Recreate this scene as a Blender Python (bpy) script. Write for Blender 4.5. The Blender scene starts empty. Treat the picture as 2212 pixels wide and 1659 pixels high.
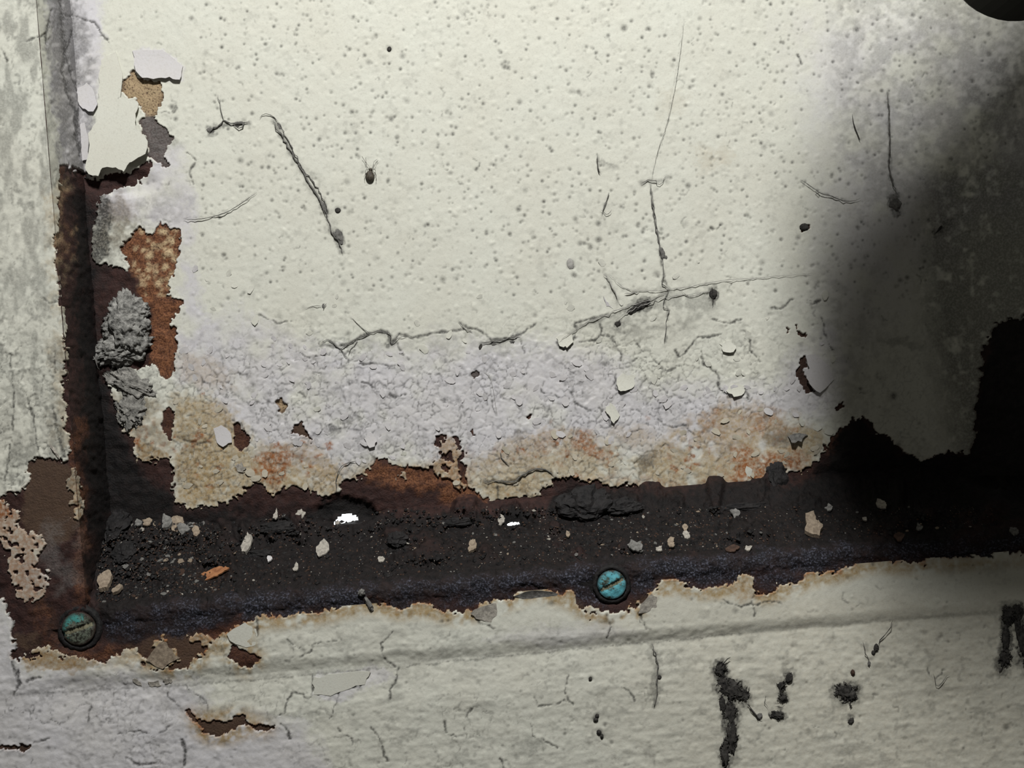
import bpy, math, random
import numpy as np
from mathutils import Vector, Matrix

# ------------------------------------------------------------------ camera model
F = 2600.0; CX = 1106.0; CY = 829.5; D = 0.364
ROLL = math.radians(4.7); CR, SR = math.cos(ROLL), math.sin(ROLL)
LEAN = math.radians(30.0)
U = np.array([1.0, 0, 0]); V = np.array([0, math.sin(LEAN), math.cos(LEAN)])
W = np.array([0, -math.cos(LEAN), math.sin(LEAN)])
O = np.array([0, 0, 0.20])

def world(u, v, w):
    u = np.asarray(u, float); v = np.asarray(v, float); w = np.asarray(w, float)
    return O + u[..., None]*U + v[..., None]*V + w[..., None]*W

scn = bpy.context.scene
col = scn.collection
cam_d = bpy.data.cameras.new('camera'); cam = bpy.data.objects.new('camera', cam_d); col.objects.link(cam)
cam_d.sensor_width = 36.0; cam_d.lens = 36.0*F/2212.0; cam_d.clip_start = 0.005; cam_d.clip_end = 50
ax = CR*U - SR*V; ay = SR*U + CR*V
M = Matrix(((ax[0], ay[0], W[0], 0), (ax[1], ay[1], W[1], 0), (ax[2], ay[2], W[2], 0), (0, 0, 0, 1)))
M.translation = Vector(O + W*D)
cam.matrix_world = M
scn.camera = cam

# ------------------------------------------------------------------ world, lights, exposure
wd = bpy.data.worlds.new('world'); scn.world = wd; wd.use_nodes = True
wd.node_tree.nodes['Background'].inputs[0].default_value = (1.0, 0.96, 0.86, 1)
wd.node_tree.nodes['Background'].inputs[1].default_value = 0.060
def area(name, pos, target, sx, sy, power, colr):
    l = bpy.data.lights.new(name, 'AREA'); l.shape = 'RECTANGLE'; l.size = sx; l.size_y = sy; l.energy = power; l.color = colr
    o = bpy.data.objects.new(name, l); col.objects.link(o)
    p = Vector(world(*pos)); t = Vector(world(*target))
    z = (p - t).normalized(); x = Vector(U); x = (x - z*x.dot(z)).normalized(); y = z.cross(x)
    m = Matrix((x, y, z)).transposed().to_4x4(); m.translation = p
    o.matrix_world = m
    return o
LIGHT = (0.020, 0.38, 0.36)
area('work_lamp_light', LIGHT, (0.0, 0.0, 0.0), 0.034, 0.060, 3.15, (1.0, 0.99, 0.965))
DAY = area('daylight_behind_holes', (-0.03, -0.050, -0.035), (-0.03, -0.03, 0.2), 0.16, 0.06, 0.16, (0.95, 1.0, 1.0))
DAY.visible_camera = True
scn.view_settings.view_transform = 'Standard'; scn.view_settings.look = 'None'
scn.view_settings.exposure = 0.0; scn.view_settings.gamma = 1.0
scn.view_settings.use_curve_mapping = False

# ------------------------------------------------------------------ helpers: projection
def proj(u, v, w):
    X = u*CR - v*SR; Y = u*SR + v*CR; d = D - w
    return CX + F*X/d, CY - F*Y/d
def unproj(px, py, w):
    X = (np.asarray(px, float)-CX)*(D-w)/F; Y = (CY-np.asarray(py, float))*(D-w)/F
    return X*CR + Y*SR, -X*SR + Y*CR

# ------------------------------------------------------------------ helpers: noise on arrays
_rng = np.random.RandomState(7)
_tab = _rng.rand(1 << 16).astype(np.float32)
def _h(ix, iy, seed):
    k = (ix*73856093) ^ (iy*19349663) ^ (seed*83492791)
    k = (k ^ (k >> 13))*1274126177
    k = k ^ (k >> 16)
    return _tab[(k & 0xffff)]
def vnoise(x, y, seed=0):
    xf = np.floor(x); yf = np.floor(y); ix = xf.astype(np.int64); iy = yf.astype(np.int64)
    fx = (x-xf).astype(np.float32); fy = (y-yf).astype(np.float32)
    fx = fx*fx*(3-2*fx); fy = fy*fy*(3-2*fy)
    a = _h(ix, iy, seed); b = _h(ix+1, iy, seed); c = _h(ix, iy+1, seed); d = _h(ix+1, iy+1, seed)
    return (a+(b-a)*fx)*(1-fy) + (c+(d-c)*fx)*fy
def fbm(x, y, scale, octv=4, seed=0, gain=0.5):
    s = 0.0; a = 1.0; t = 0.0; f = 1.0/scale
    for i in range(octv):
        s = s + a*vnoise(x*f+17.3*i, y*f-9.1*i, seed+i*31); t += a; a *= gain; f *= 2.03
    return s/t
def voronoi(x, y, scale, seed=0):
    X = x/scale; Y = y/scale; ix = np.floor(X).astype(np.int64); iy = np.floor(Y).astype(np.int64)
    f1 = np.full(X.shape, 9.0, np.float32); f2 = f1.copy(); cid = np.zeros(X.shape, np.int64)
    dx1 = np.zeros(X.shape, np.float32); dy1 = np.zeros(X.shape, np.float32)
    for j in (-1, 0, 1):
        for i in (-1, 0, 1):
            cx = ix+i; cy = iy+j
            ddx = (cx+_h(cx, cy, seed+1)-X).astype(np.float32); ddy = (cy+_h(cx, cy, seed+2)-Y).astype(np.float32)
            d = np.sqrt(ddx*ddx+ddy*ddy)
            near = d < f1
            f2 = np.where(near, f1, np.minimum(f2, d)); f1 = np.where(near, d, f1)
            cid = np.where(near, cx*7919+cy*104729, cid)
            dx1 = np.where(near, ddx, dx1); dy1 = np.where(near, ddy, dy1)
    return f1, f2, cid, dx1, dy1
def sstep(a, b, x):
    t = np.clip((x-a)/(b-a), 0, 1); return t*t*(3-2*t)

# ------------------------------------------------------------------ wear maps: where paint has come off, stains, dirt, some painted shade
C0X, C0Y, CS = -220.0, -180.0, 2.0
NX, NY = 1330, 1020
gx = C0X + CS*np.arange(NX); gy = C0Y + CS*np.arange(NY)
PX, PY = np.meshgrid(gx, gy); PX = PX.astype(np.float32); PY = PY.astype(np.float32)
def Z(): return np.zeros((NY, NX), np.float32)
def box(pts, pad):
    xs = [p[0] for p in pts]; ys = [p[1] for p in pts]
    i0 = max(0, int((min(xs)-pad-C0X)/CS)); i1 = min(NX, int((max(xs)+pad-C0X)/CS)+2)
    j0 = max(0, int((min(ys)-pad-C0Y)/CS)); j1 = min(NY, int((max(ys)+pad-C0Y)/CS)+2)
    return slice(j0, j1), slice(i0, i1)
N_A = fbm(PX, PY, 26, 4, 11); N_B = fbm(PX, PY, 26, 4, 57)          # edge raggedness
N_C = fbm(PX, PY, 7, 2, 91); N_D = fbm(PX, PY, 7, 2, 131)
N_L = fbm(PX, PY, 150, 4, 201); N_M = fbm(PX, PY, 50, 4, 301); N_S = fbm(PX, PY, 12, 3, 401)
_a, _b, _c, _dx, _dy = voronoi(PX+6*(N_C-.5), PY+6*(N_D-.5), 9.0, 23); OX = _dx*9.0; OY = _dy*9.0
_a, _b, _c, _dx, _dy = voronoi(PX+14*(N_A-.5), PY+14*(N_B-.5), 24.0, 29); OX2 = _dx*24.0; OY2 = _dy*24.0
def warp(sl, rag):
    x = PX[sl] + rag*2.2*(N_A[sl]-.5) + (rag*1.0+2.5)*(N_C[sl]-.5) + min(1, rag/6)*(.75*OX[sl] + .28*OX2[sl])
    y = PY[sl] + rag*2.2*(N_B[sl]-.5) + (rag*1.0+2.5)*(N_D[sl]-.5) + min(1, rag/6)*(.75*OY[sl] + .28*OY2[sl])
    return x, y
def segdist(x, y, pts, closed):
    d = np.full(x.shape, 1e9, np.float32); n = len(pts); ins = np.zeros(x.shape, bool)
    for i in range(n if closed else n-1):
        ax_, ay_ = pts[i][0], pts[i][1]; bx_, by_ = pts[(i+1) % n][0], pts[(i+1) % n][1]
        ex, ey = bx_-ax_, by_-ay_; L = ex*ex+ey*ey+1e-9
        t = np.clip(((x-ax_)*ex+(y-ay_)*ey)/L, 0, 1)
        d = np.minimum(d, np.hypot(x-ax_-t*ex, y-ay_-t*ey))
        if closed:
            c = ((ay_ > y) != (by_ > y)) & (x < ex*(y-ay_)/(ey if abs(ey) > 1e-9 else 1e-9)+ax_)
            ins ^= c
    return np.where(ins, -d, d) if closed else d
def poly(pts, rag=8, soft=4.0):
    sl = box(pts, soft+rag*2+4); x, y = warp(sl, rag)
    return sl, np.clip(0.5-segdist(x, y, pts, True)/soft, 0, 1)
def line(pts, width, rag=5, taper=True):
    """narrow stroke; returns mask 0..1"""
    sl = box(pts, width*2+rag*2+4); x, y = warp(sl, min(rag, 2.2))
    d = segdist(x, y, pts, False)
    wv = width*(0.35+1.1*N_S[sl])
    return sl, np.clip(1.15-d/np.maximum(wv, .3), 0, 1)
def ell(cx, cy, rx, ry, rag=6, soft=0.4, ang=0):
    r = max(rx, ry); sl = box([(cx-r, cy-r), (cx+r, cy+r)], rag*2+r*soft+4); x, y = warp(sl, rag)
    ca, sa = math.cos(ang), math.sin(ang); X = (x-cx)*ca+(y-cy)*sa; Y = -(x-cx)*sa+(y-cy)*ca
    q = np.hypot(X/rx, Y/ry)
    return sl, 1-sstep(1-soft, 1+soft, q)
def put(A, sm, val=1.0):
    sl, m = sm; A[sl] = A[sl]*(1-m) + val*m
def mx(A, sm, k=1.0):
    sl, m = sm; A[sl] = np.maximum(A[sl], m*k)
def add(A, sm, k):
    sl, m = sm; A[sl] += m*k

coat = np.ones((NY, NX), np.float32)      # 1 paint present
hgt = Z()                                 # paint relief, mm
lav, och, org, gri_shade = Z(), Z(), Z(), Z()   # on paint: pale lilac undercoat, ochre stain, rust stain, dirt with some painted shade
sor, sbk, sbl, spr, scr, sgr = Z(), Z(), Z(), Z(), Z(), Z()   # on steel: orange rust, black scale, blue-black, brown primer, cream scraps, grey dust
srel = Z()                                # steel relief extra, mm

# --- the big bare area: back panel foot, ledge and nose of the frame
BARE_TOP = [(223,800),(238,845),(253,871),(258,901),(268,932),(286,952),(291,992),(314,992),(362,987),(372,1023),(372,1068),(377,1091),(430,1099),(489,1086),(530,1071),(532,1050),(563,1048),(581,1066),(629,1053),(665,1056),(682,1068),(705,1073),(725,1063),(728,1048),(753,1035),(791,1030),(801,1003),(819,990),(839,997),(862,1013),(885,1008),(925,1010),(946,990),(944,950),(951,932),(962,950),(978,942),(996,962),(1006,977),(996,1000),(1006,1015),(1014,1043),(1027,1073),(1066,1089),(1076,1078),(1114,1076),(1149,1076),(1172,1056),(1185,1043),(1190,1033),(1220,1038),(1238,1030),(1261,1040),(1284,1040),(1309,1048),(1354,1043),(1372,1053),(1390,1066),(1415,1073),(1446,1081),(1486,1086),(1519,1081),(1532,1066),(1560,1060),(1598,1062),(1628,1045),(1657,1030),(1669,1003),(1687,1018),(1737,1018),(1775,995),(1784,977),(1790,953),(1808,927),(1831,915),(1834,900),(1855,903),(1867,897),(1884,918),(1899,939),(1920,950),(1949,971),(1973,989),(2002,1000),(2032,983),(2098,977),(2108,888),(2116,830),(2124,760),(2150,700),(2300,660),(2460,640)]
FRONT_EDGE = [(2460,1175),(2212,1195),(2073,1203),(2023,1203),(2002,1215),(1952,1218),(1908,1212),(1873,1209),(1855,1215),(1817,1232),(1752,1235),(1725,1256),(1678,1265),(1654,1286),(1625,1274),(1616,1244),(1595,1241),(1584,1265),(1556,1266),(1526,1275),(1487,1269),(1454,1255),(1418,1264),(1398,1286),(1387,1305),(1346,1316),(1313,1322),(1277,1311),(1249,1297),(1230,1275),(1216,1283),(1149,1269),(1111,1286),(1072,1294),(1042,1303),(1017,1320),(993,1322),(954,1316),(910,1302),(868,1311),(846,1300),(824,1305),(804,1291),(777,1300),(738,1305),(694,1322),(611,1327),(555,1330),(526,1349),(487,1366),(454,1391),(429,1419),(401,1441),(346,1449),(313,1443),(304,1427),(299,1405),(257,1410),(227,1430),(177,1421),(133,1421),(44,1427),(25,1413),(41,1394),(33,1377),(18,1310),(-10,1280),(-200,1270),(-200,1080),(0,1075),(38,1065),(58,1045),(63,995),(78,982),(125,992),(150,990),(152,900),(160,800),(175,760)]
put(coat, poly(BARE_TOP+FRONT_EDGE, 7, 3.0), 0)
# left corner of the recess
LEFT_BARE = [(128,355),(150,350),(175,372),(205,385),(260,370),(290,372),(325,345),(330,362),(300,395),(250,408),(215,425),(205,470),(195,520),(205,565),(260,582),(298,595),(303,650),(329,661),(329,790),(300,800),(250,800),(225,820),(250,900),(200,930),(140,930),(140,700),(128,640),(122,520)]
put(coat, poly(LEFT_BARE, 6, 3.0), 0)
RUST1 = [(281,511),(296,491),(314,494),(327,516),(332,494),(347,483),(365,494),(380,489),(389,501),(391,532),(380,582),(362,628),(365,643),(395,653),(367,696),(387,721),(382,754),(375,790),(380,805),(354,818),(334,790),(321,767),(329,704),(329,661),(301,651),(299,602),(286,592),(270,560),(261,542)]
put(coat, poly(RUST1, 5, 3.0), 0); mx(sor, poly(RUST1, 4, 8), .95)
# smaller losses, and one flake's shade cut as a loss
HOLES_P = {
 'a': ([(635,915),(650,910),(662,925),(668,940),(677,948),(675,958),(650,958),(643,940),(634,932)], 'primer'),
 'b': ([(503,925),(516,915),(524,930),(540,945),(534,970),(520,975),(506,962)], 'rust'),
 'c': ([(268,190),(276,160),(288,148),(296,156),(302,172),(318,172),(346,178),(350,200),(345,225),(334,245),(316,250),(303,232),(292,214),(276,210),(262,200)], 'tan'),
 'd': ([(300,262),(316,246),(334,250),(352,275),(376,298),(366,318),(355,338),(364,358),(340,352),(322,335),(318,310)], 'grey'),
 'e': ([(351,890),(366,880),(378,895),(374,925),(368,952),(355,940),(350,915)], 'rust'),
 'f': ([(595,872),(605,862),(620,874),(612,884),(602,888)], 'tan'),
 'g': ([(1726,780),(1738,768),(1742,790),(1736,812),(1748,826),(1762,850),(1748,852),(1730,835),(1722,805)], 'dark'),  # shade left of the lifted flake, cut and coloured as bare
 'h': ([(1698,696),(1704,706),(1706,722),(1700,722)], 'dark'),
 'i': ([(1714,702),(1726,712),(1744,722),(1740,727),(1720,716)], 'dark'),
 'j': ([(1016,930),(1024,925),(1026,938),(1018,940)], 'rust'),
 'k': ([(1800,880),(1812,868),(1828,880),(1818,884)], 'rust'),
 'm': ([(1140,895),(1148,893),(1149,903),(1142,905)], 'rust'),
 'n': ([(1020,806),(1026,803),(1029,812),(1024,822),(1017,818)], 'grey'),
 'o': ([(1726,492),(1748,483),(1747,496),(1734,504)], 'dark'),
 # front face
 'p': ([(395,1532),(412,1538),(430,1555),(450,1562),(470,1556),(495,1556),(520,1545),(545,1560),(592,1565),(592,1574),(560,1581),(545,1570),(525,1562),(500,1575),(470,1590),(445,1582),(420,1562)], 'primer'),
 'q': ([(498,1394),(528,1399),(544,1410),(570,1419),(550,1435),(533,1441),(510,1434),(496,1416)], 'rust'),
 'r': ([(-40,1612),(0,1612),(24,1616),(50,1606),(72,1608),(66,1617),(30,1622),(0,1621),(-40,1622)], 'primer'),
 's': ([(1246,1298),(1258,1302),(1264,1316),(1276,1320),(1290,1312),(1284,1330),(1270,1338),(1258,1322)], 'primer'),
 't': ([(1372,1298),(1388,1290),(1398,1282),(1400,1296),(1388,1312),(1376,1318)], 'primer'),
}
for k, (pts, kind) in HOLES_P.items():
    put(coat, poly(pts, 4, 2.5), 0)
    if kind == 'primer': mx(spr, poly(pts, 3, 10), 1)
    if kind == 'tan': mx(scr, poly(pts, 3, 10), .6); mx(sor, poly(pts, 3, 10), .4)
    if kind == 'grey': mx(sgr, poly(pts, 3, 10), .55)
    if kind == 'rust': mx(sor, poly(pts, 3, 10), .25)
    if kind == 'dark': mx(sbk, poly(pts, 3, 10), .35); mx(spr, poly(pts, 3, 10), .5)
# scraps of coat left standing inside the bare area
SCRAPS = [ # points, lav, ochre, orange, grime
 ([(0,1098),(22,1085),(40,1105),(36,1135),(60,1150),(100,1165),(98,1185),(70,1182),(88,1210),(100,1255),(95,1290),(60,1300),(40,1290),(20,1250),(8,1180),(-10,1140)], .3, .45, .45, .15),
 ([(-30,1080),(0,1080),(30,1088),(38,1108),(20,1120),(-30,1130)], 0, .4, .8, .1),
 ([(28,1160),(60,1150),(100,1160),(96,1190),(62,1196),(34,1190)], 0, .35, .2, .05),
 ([(46,1215),(90,1205),(104,1240),(102,1275),(70,1284),(44,1262)], .5, .1, .05, .2),
 ([(146,1015),(158,1010),(176,1060),(178,1120),(162,1130),(150,1090)], 0, .7, .25, .1),
 ([(304,1427),(322,1412),(350,1378),(356,1385),(375,1400),(387,1425),(360,1440),(330,1445)], 0, .45, 0, .05),
 ([(260,1405),(300,1398),(303,1424),(290,1430),(268,1420)], 0, .55, .1, .05),
 ([(405,1372),(440,1368),(470,1384),(440,1392),(414,1386)], 0, .35, .4, .05),
 ([(44,1410),(90,1400),(130,1412),(170,1420),(225,1432),(160,1450),(60,1440)], 0, .9, .15, .25),
 ([(946,960),(960,948),(975,950),(992,965),(1000,980),(985,1010),(1000,1040),(1005,1060),(985,1050),(965,1030),(940,1020),(935,1005),(952,985)], 0, .75, .2, .05),
 ([(855,1022),(872,1015),(880,1030),(860,1036)], .9, .05, .05, .05),
 ([(292,988),(300,955),(330,960),(365,985),(340,1000),(300,1000)], 0, .95, .1, .25),
 ([(1263,1322),(1285,1312),(1300,1318),(1290,1340),(1266,1345)], 0, .2, 0, 0),
 ([(1374,1300),(1392,1296),(1388,1318),(1378,1324)], .2, .2, 0, 0),
 ([(1602,1240),(1616,1244),(1618,1272),(1640,1290),(1600,1300),(1580,1280)], 0, .55, .1, 0),
 ([(648,950),(664,935),(676,950),(672,962),(652,962)], 0, .3, .05, 0),
]
for pts, a, b, c, d in SCRAPS:
    sm = poly(pts, 6, 3.0); sl, m = sm
    m2 = m*(sstep(.30, .42, N_S[sl]))
    coat[sl] = np.maximum(coat[sl], m2)
    for A, k in ((lav, a), (och, b), (org, c), (gri_shade, d)):
        if k: mx(A, poly(pts, 6, 10), k)
# flecks of cream clinging to the orange rust patch
rr = random.Random(5)
for (x, y, r) in [(322,552,9),(365,546,9),(343,613,8),(352,500,8),(355,578,6),(335,585,5),(310,540,5),(320,520,5),(378,560,7),(372,520,6),(340,640,4),(330,530,5)]:
    mx(scr, ell(x, y, r, r*.95, 3, .5), .9)

for q in range(70):
    mx(scr, ell(rr.uniform(285, 390), rr.uniform(495, 640), rr.uniform(2, 6), rr.uniform(2, 6), 3, .5), rr.uniform(.4, .9))
# --- colour zones on the paint
sl = slice(None)
mx(lav, poly([(330,330),(395,315),(415,420),(420,520),(430,640),(470,760),(470,840),(380,840),(385,720),(400,650),(392,500),(300,480),(210,470),(215,410),(300,400)], 14, 26), .85)
mx(lav, poly([(420,700),(520,680),(640,740),(760,770),(930,735),(1060,745),(1200,745),(1320,770),(1400,850),(1500,830),(1660,840),(1720,780),(1800,690),(1830,780),(1780,900),(1560,990),(1300,960),(1030,1010),(830,985),(700,1040),(560,960),(480,900),(420,820)], 22, 60), .8)
mx(lav, poly([(1700,60),(1900,20),(2200,40),(2300,400),(2000,560),(1850,760),(1780,660),(1790,420),(1760,220)], 25, 120), .55)
lav *= sstep(.30, .58, N_M*.55+N_L*.45+.06)*.9+.1
mx(lav, poly([(285,112),(300,104),(350,106),(398,140),(392,178),(345,172),(310,170),(292,150)], 4, 6), .7)
mx(lav, poly([(100,-60),(215,-60),(225,120),(200,250),(190,380),(128,360),(105,180)], 10, 20), .85)
# lower frame: lilac patches on the left
mx(lav, poly([(-100,1290),(20,1300),(60,1440),(250,1450),(420,1470),(460,1540),(640,1560),(720,1659),(700,1800),(-150,1800)], 20, 50), .75)
mx(lav, poly([(676,1462),(820,1442),(860,1460),(780,1490),(735,1520),(680,1500)], 8, 10), .6)
mx(lav, poly([(1050,1380),(1200,1350),(1320,1350),(1380,1370),(1200,1400)], 10, 20), .4)
# ochre and rust stains
def patch(A, pts, k, thr=.40, soft=24):
    s, m = poly(pts, 18, soft); m = m*sstep(thr-.1, thr+.12, N_M[s]*.6+N_S[s]*.4); A[s] = np.maximum(A[s], m*k)
patch(och, [(370,850),(480,860),(520,920),(545,990),(700,985),(740,1010),(730,1070),(560,1060),(520,1090),(380,1095)], .75, .3)
patch(och, [(390,940),(500,960),(530,1080),(390,1100)], .85, .25)
patch(och, [(1110,940),(1240,930),(1330,960),(1345,1030),(1180,1040),(1030,1085),(1010,1010)], .62, .36)
patch(och, [(1020,1040),(1100,1030),(1190,1020),(1180,1060),(1060,1095)], .75, .2)
patch(och, [(1360,1000),(1500,900),(1580,870),(1720,900),(1790,950),(1760,1020),(1640,1060),(1440,1095)], .70, .36)
patch(och, [(1320,930),(1400,925),(1420,960),(1340,965)], .45, .3)
patch(och, [(560,950),(700,970),(730,1060),(640,1060),(560,1060)], .6, .3)
patch(och, [(380,760),(470,770),(520,840),(400,850)], .35, .42)
patch(och, [(1500,320),(1580,310),(1580,360),(1510,370)], .22, .4)
patch(och, [(1420,200),(1480,195),(1480,240),(1420,245)], .12, .35)
patch(org, [(550,985),(590,965),(630,975),(625,1020),(600,1045),(560,1035)], .75, .28, 16)
patch(org, [(1236,945),(1275,930),(1290,965),(1335,985),(1330,1000),(1280,990),(1245,965)], .62, .34, 14)
patch(org, [(1160,950),(1220,940),(1215,985),(1170,980)], .35, .4)
patch(org, [(1590,970),(1640,985),(1720,965),(1740,1005),(1690,1015),(1640,1045),(1560,1050),(1580,1010)], .8, .3)
patch(org, [(1620,890),(1690,885),(1680,930),(1630,930)], .4, .42)
patch(org, [(1510,900),(1550,885),(1560,930),(1520,940)], .4, .42)
patch(org, [(1280,1030),(1380,1030),(1480,1075),(1600,1060),(1600,1040),(1440,1050)], .5, .4)
patch(org, [(930,985),(1010,975),(1030,1070),(980,1050)], .4, .36)
# the stained rim of the paint along the ledge and along the frame nose
bare = 1-coat
def blur(A, n):
    B = A.copy()
    for _ in range(n):
        B[1:-1, :] = (B[:-2, :]+2*B[1:-1, :]+B[2:, :])*.25
        B[:, 1:-1] = (B[:, :-2]+2*B[:, 1:-1]+B[:, 2:])*.25
    return B
_c = blur(bare[::2, ::2], 60); near = np.repeat(np.repeat(_c, 2, 0), 2, 1)[:NY, :NX]; near = blur(near, 3); near2 = blur(bare, 5)
low = sstep(1180, 1240, PY)*sstep(200, 320, PX)
rim = np.clip(near*5.5-.2, 0, 1)*sstep(.32, .54, N_M*.5+N_S*.5)
och = np.maximum(och, rim*low*.9)
org = np.maximum(org, np.clip(near2*1.9, 0, 1)*sstep(.46, .62, N_S*.5+N_M*.5)*(low*.75+.25*sstep(900, 1000, PY)))
mid = sstep(985, 1010, PY)*(1-sstep(1120, 1140, PY))*sstep(380, 420, PX)
och = np.maximum(och, np.clip(near*2.0, 0, 1)*mid*.75*sstep(.35, .55, N_S*.5+N_M*.5))

patch(och, [(240,850),(330,850),(372,900),(370,985),(300,1000),(262,930)], .5, .42)
patch(och, [(215,420),(300,430),(290,500),(260,545),(205,540)], .35, .45)
patch(och, [(100,380),(140,380),(150,700),(150,960),(120,960)], .45, .45)
och = np.maximum(och, .17*sstep(1000, 1900, PX)*sstep(1240, 1330, PY))
# --- steel colours
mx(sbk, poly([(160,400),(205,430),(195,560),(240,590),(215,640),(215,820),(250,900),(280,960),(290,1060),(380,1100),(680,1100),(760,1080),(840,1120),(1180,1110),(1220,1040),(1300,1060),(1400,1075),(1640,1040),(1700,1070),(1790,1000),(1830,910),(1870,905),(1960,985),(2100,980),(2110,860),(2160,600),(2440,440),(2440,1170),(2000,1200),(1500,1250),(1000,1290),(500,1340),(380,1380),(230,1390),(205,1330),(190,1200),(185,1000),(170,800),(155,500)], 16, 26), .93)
NOSE = [(215,1345),(350,1300),(520,1282),(800,1262),(1060,1246),(1240,1226),(1460,1206),(1720,1182),(2000,1165),(2440,1130),(2440,1180),(2050,1210),(1700,1262),(1420,1270),(1300,1310),(1150,1275),(1000,1308),(700,1322),(480,1350),(380,1380),(240,1385)]
mx(sbl, poly(NOSE, 12, 18), .9)
patch(sbl, [(330,1320),(560,1290),(820,1270),(1000,1262),(1200,1245),(1240,1270),(1000,1290),(700,1310),(400,1345)], 1.0, .35)
patch(sor, [(795,1003),(820,992),(860,1012),(930,1012),(1010,1035),(1050,1090),(985,1092),(930,1060),(830,1050),(785,1040)], .9, .36)
patch(sor, [(980,1045),(1020,1060),(1060,1090),(1040,1100),(985,1085)], .8, .3)
patch(sor, [(418,1236),(450,1226),(500,1232),(505,1250),(470,1258),(420,1254)], .7, .25, 8)
patch(sor, [(1690,1020),(1770,1005),(1770,1040),(1700,1060)], .12, .4)
patch(sor, [(1785,975),(1800,930),(1830,915),(1820,940),(1800,985)], .3, .3, 8)
patch(sor, [(60,1270),(110,1330),(100,1400),(180,1425),(420,1450),(520,1350),(600,1330),(560,1345),(430,1380),(250,1405),(120,1400),(85,1340)], .6, .36)
patch(sor, [(115,360),(140,360),(160,540),(150,700),(130,640)], .35, .42, 10)
patch(sor, [(150,900),(185,900),(190,1300),(160,1290),(145,1000)], .5, .4, 12)
patch(scr, [(112,370),(150,380),(160,560),(140,640),(120,500)], .35, .50, 10)
mx(spr, poly([(62,1000),(80,985),(146,998),(160,1060),(178,1130),(150,1170),(110,1170),(80,1155),(60,1140),(40,1130),(50,1070)], 6, 8), 1)
patch(sgr, [(90,1130),(170,1120),(185,1250),(120,1280),(90,1200)], .35, .42)
patch(spr, [(270,1398),(420,1365),(460,1384),(430,1420),(400,1445),(310,1450)], .9, .3, 8)
patch(spr, [(36,1370),(80,1375),(90,1395),(40,1405)], .9, .3, 8)
# rust rims where steel meets paint
sor = np.maximum(sor, np.clip(blur(coat, 7)*1.7, 0, 1)*sstep(.42, .62, N_S*.5+N_M*.5)*bare*(.20+.55*low))
patch(sbk, [(60,1290),(110,1310),(130,1330),(215,1340),(210,1390),(160,1412),(110,1380),(80,1340)], .6, .42)
sor = np.where((PX < 330) & (PY > 560) & (PY < 900), np.maximum(sor*0.0, sor*(PX > 296)), sor)
mx(sor, poly(RUST1, 4, 8), .95)
sbk = sbk*(1-.9*np.clip(sor*1.3, 0, 1))*(1-np.clip(spr, 0, 1))
sbk = np.where((sbl > .3), sbk*.75, sbk)
dark_r = poly([(300,600),(330,660),(330,790),(240,800),(200,640),(210,585)], 8, 20); 
sl_, m_ = dark_r; sbk[sl_] *= (1-.55*m_)
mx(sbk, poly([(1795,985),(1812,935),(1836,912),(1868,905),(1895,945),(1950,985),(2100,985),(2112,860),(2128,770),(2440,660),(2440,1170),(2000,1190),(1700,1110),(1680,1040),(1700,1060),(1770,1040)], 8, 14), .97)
mx(sbk, poly([(165,400),(200,420),(192,560),(205,600),(205,760),(225,830),(250,900),(262,960),(285,1000),(300,1070),(380,1105),(700,1110),(850,1128),(1180,1112),(1230,1060),(1300,1070),(1420,1090),(1640,1055),(1800,1060),(1990,1180),(1450,1205),(1000,1245),(500,1295),(400,1310),(225,1300),(192,1200),(188,1000),(172,800),(160,560)], 12, 24), .9)
_k = slice(None)
sbk *= 1-.55*sstep(.50, .66, N_M*.5+N_L*.5)*sstep(1080, 1110, PY)*(1-sstep(1190, 1230, PY))
mx(sbk, poly([(185,800),(232,830),(258,900),(272,945),(290,985),(300,1010),(330,1040),(372,1075),(380,1110),(200,1120),(188,1000)], 10, 20), .97)
# arch-shaped hollows where the panel foot has rusted through
for pts in ([(676,1098),(700,1082),(745,1076),(790,1088),(826,1112),(812,1124),(770,1118),(735,1112),(712,1132),(700,1125)],
            [(1072,1112),(1110,1100),(1150,1108),(1160,1126),(1120,1122),(1090,1134)]):
    mx(sbk, poly(pts, 5, 8), 1); add(srel, poly(pts, 5, 14), -1.6)

# --- relief of the paint
wx = PX + 9*(N_A-.5) + 5*(N_C-.5); wy = PY + 9*(N_B-.5) + 5*(N_D-.5)
f1, f2, cid, dx1, dy1 = voronoi(wx, wy, 15.0, 3)
crk_zone = np.clip(sstep(640, 820, PY+120*(N_L-.5))*(1-sstep(1080, 1110, PY))*(1-.55*sstep(1560, 1800, PX)) + .75*(1-sstep(330, 430, PX+60*(N_M-.5)))*sstep(380, 480, PY)*sstep(180, 220, PX), 0, 1)
edge = f2-f1
rnd = _h(cid, cid >> 3, 5)
tx = _h(cid, cid >> 2, 8)-.5; ty = _h(cid, cid >> 4, 9)-.5
plate = (rnd-.5)*.20 + (dx1*tx+dy1*ty)*.36
groove = 1-sstep(0.02, .10, edge)
g_on = sstep(.38, .50, fbm(PX, PY, 40, 3, 77))
hgt += crk_zone*(plate - .17*groove*g_on)
gri_shade = np.maximum(gri_shade, crk_zone*groove*g_on*.78)
f1b, f2b, cidb, dxb, dyb = voronoi(PX+30*(N_A-.5)+12*(N_C-.5), PY+30*(N_B-.5)+12*(N_D-.5), 62.0, 13)
big_on = sstep(.50, .60, fbm(PX, PY, 110, 3, 177))
gb = (1-sstep(.0, .045, f2b-f1b))*big_on
zone_b = np.clip(crk_zone*.9 + .75*sstep(1280, 1400, PY)*(1-.75*sstep(900, 1700, PX)) + .3*(PX < 190), 0, 1)
hgt += zone_b*(-.14*gb + (_h(cidb, cidb >> 3, 4)-.5)*.12)
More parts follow.
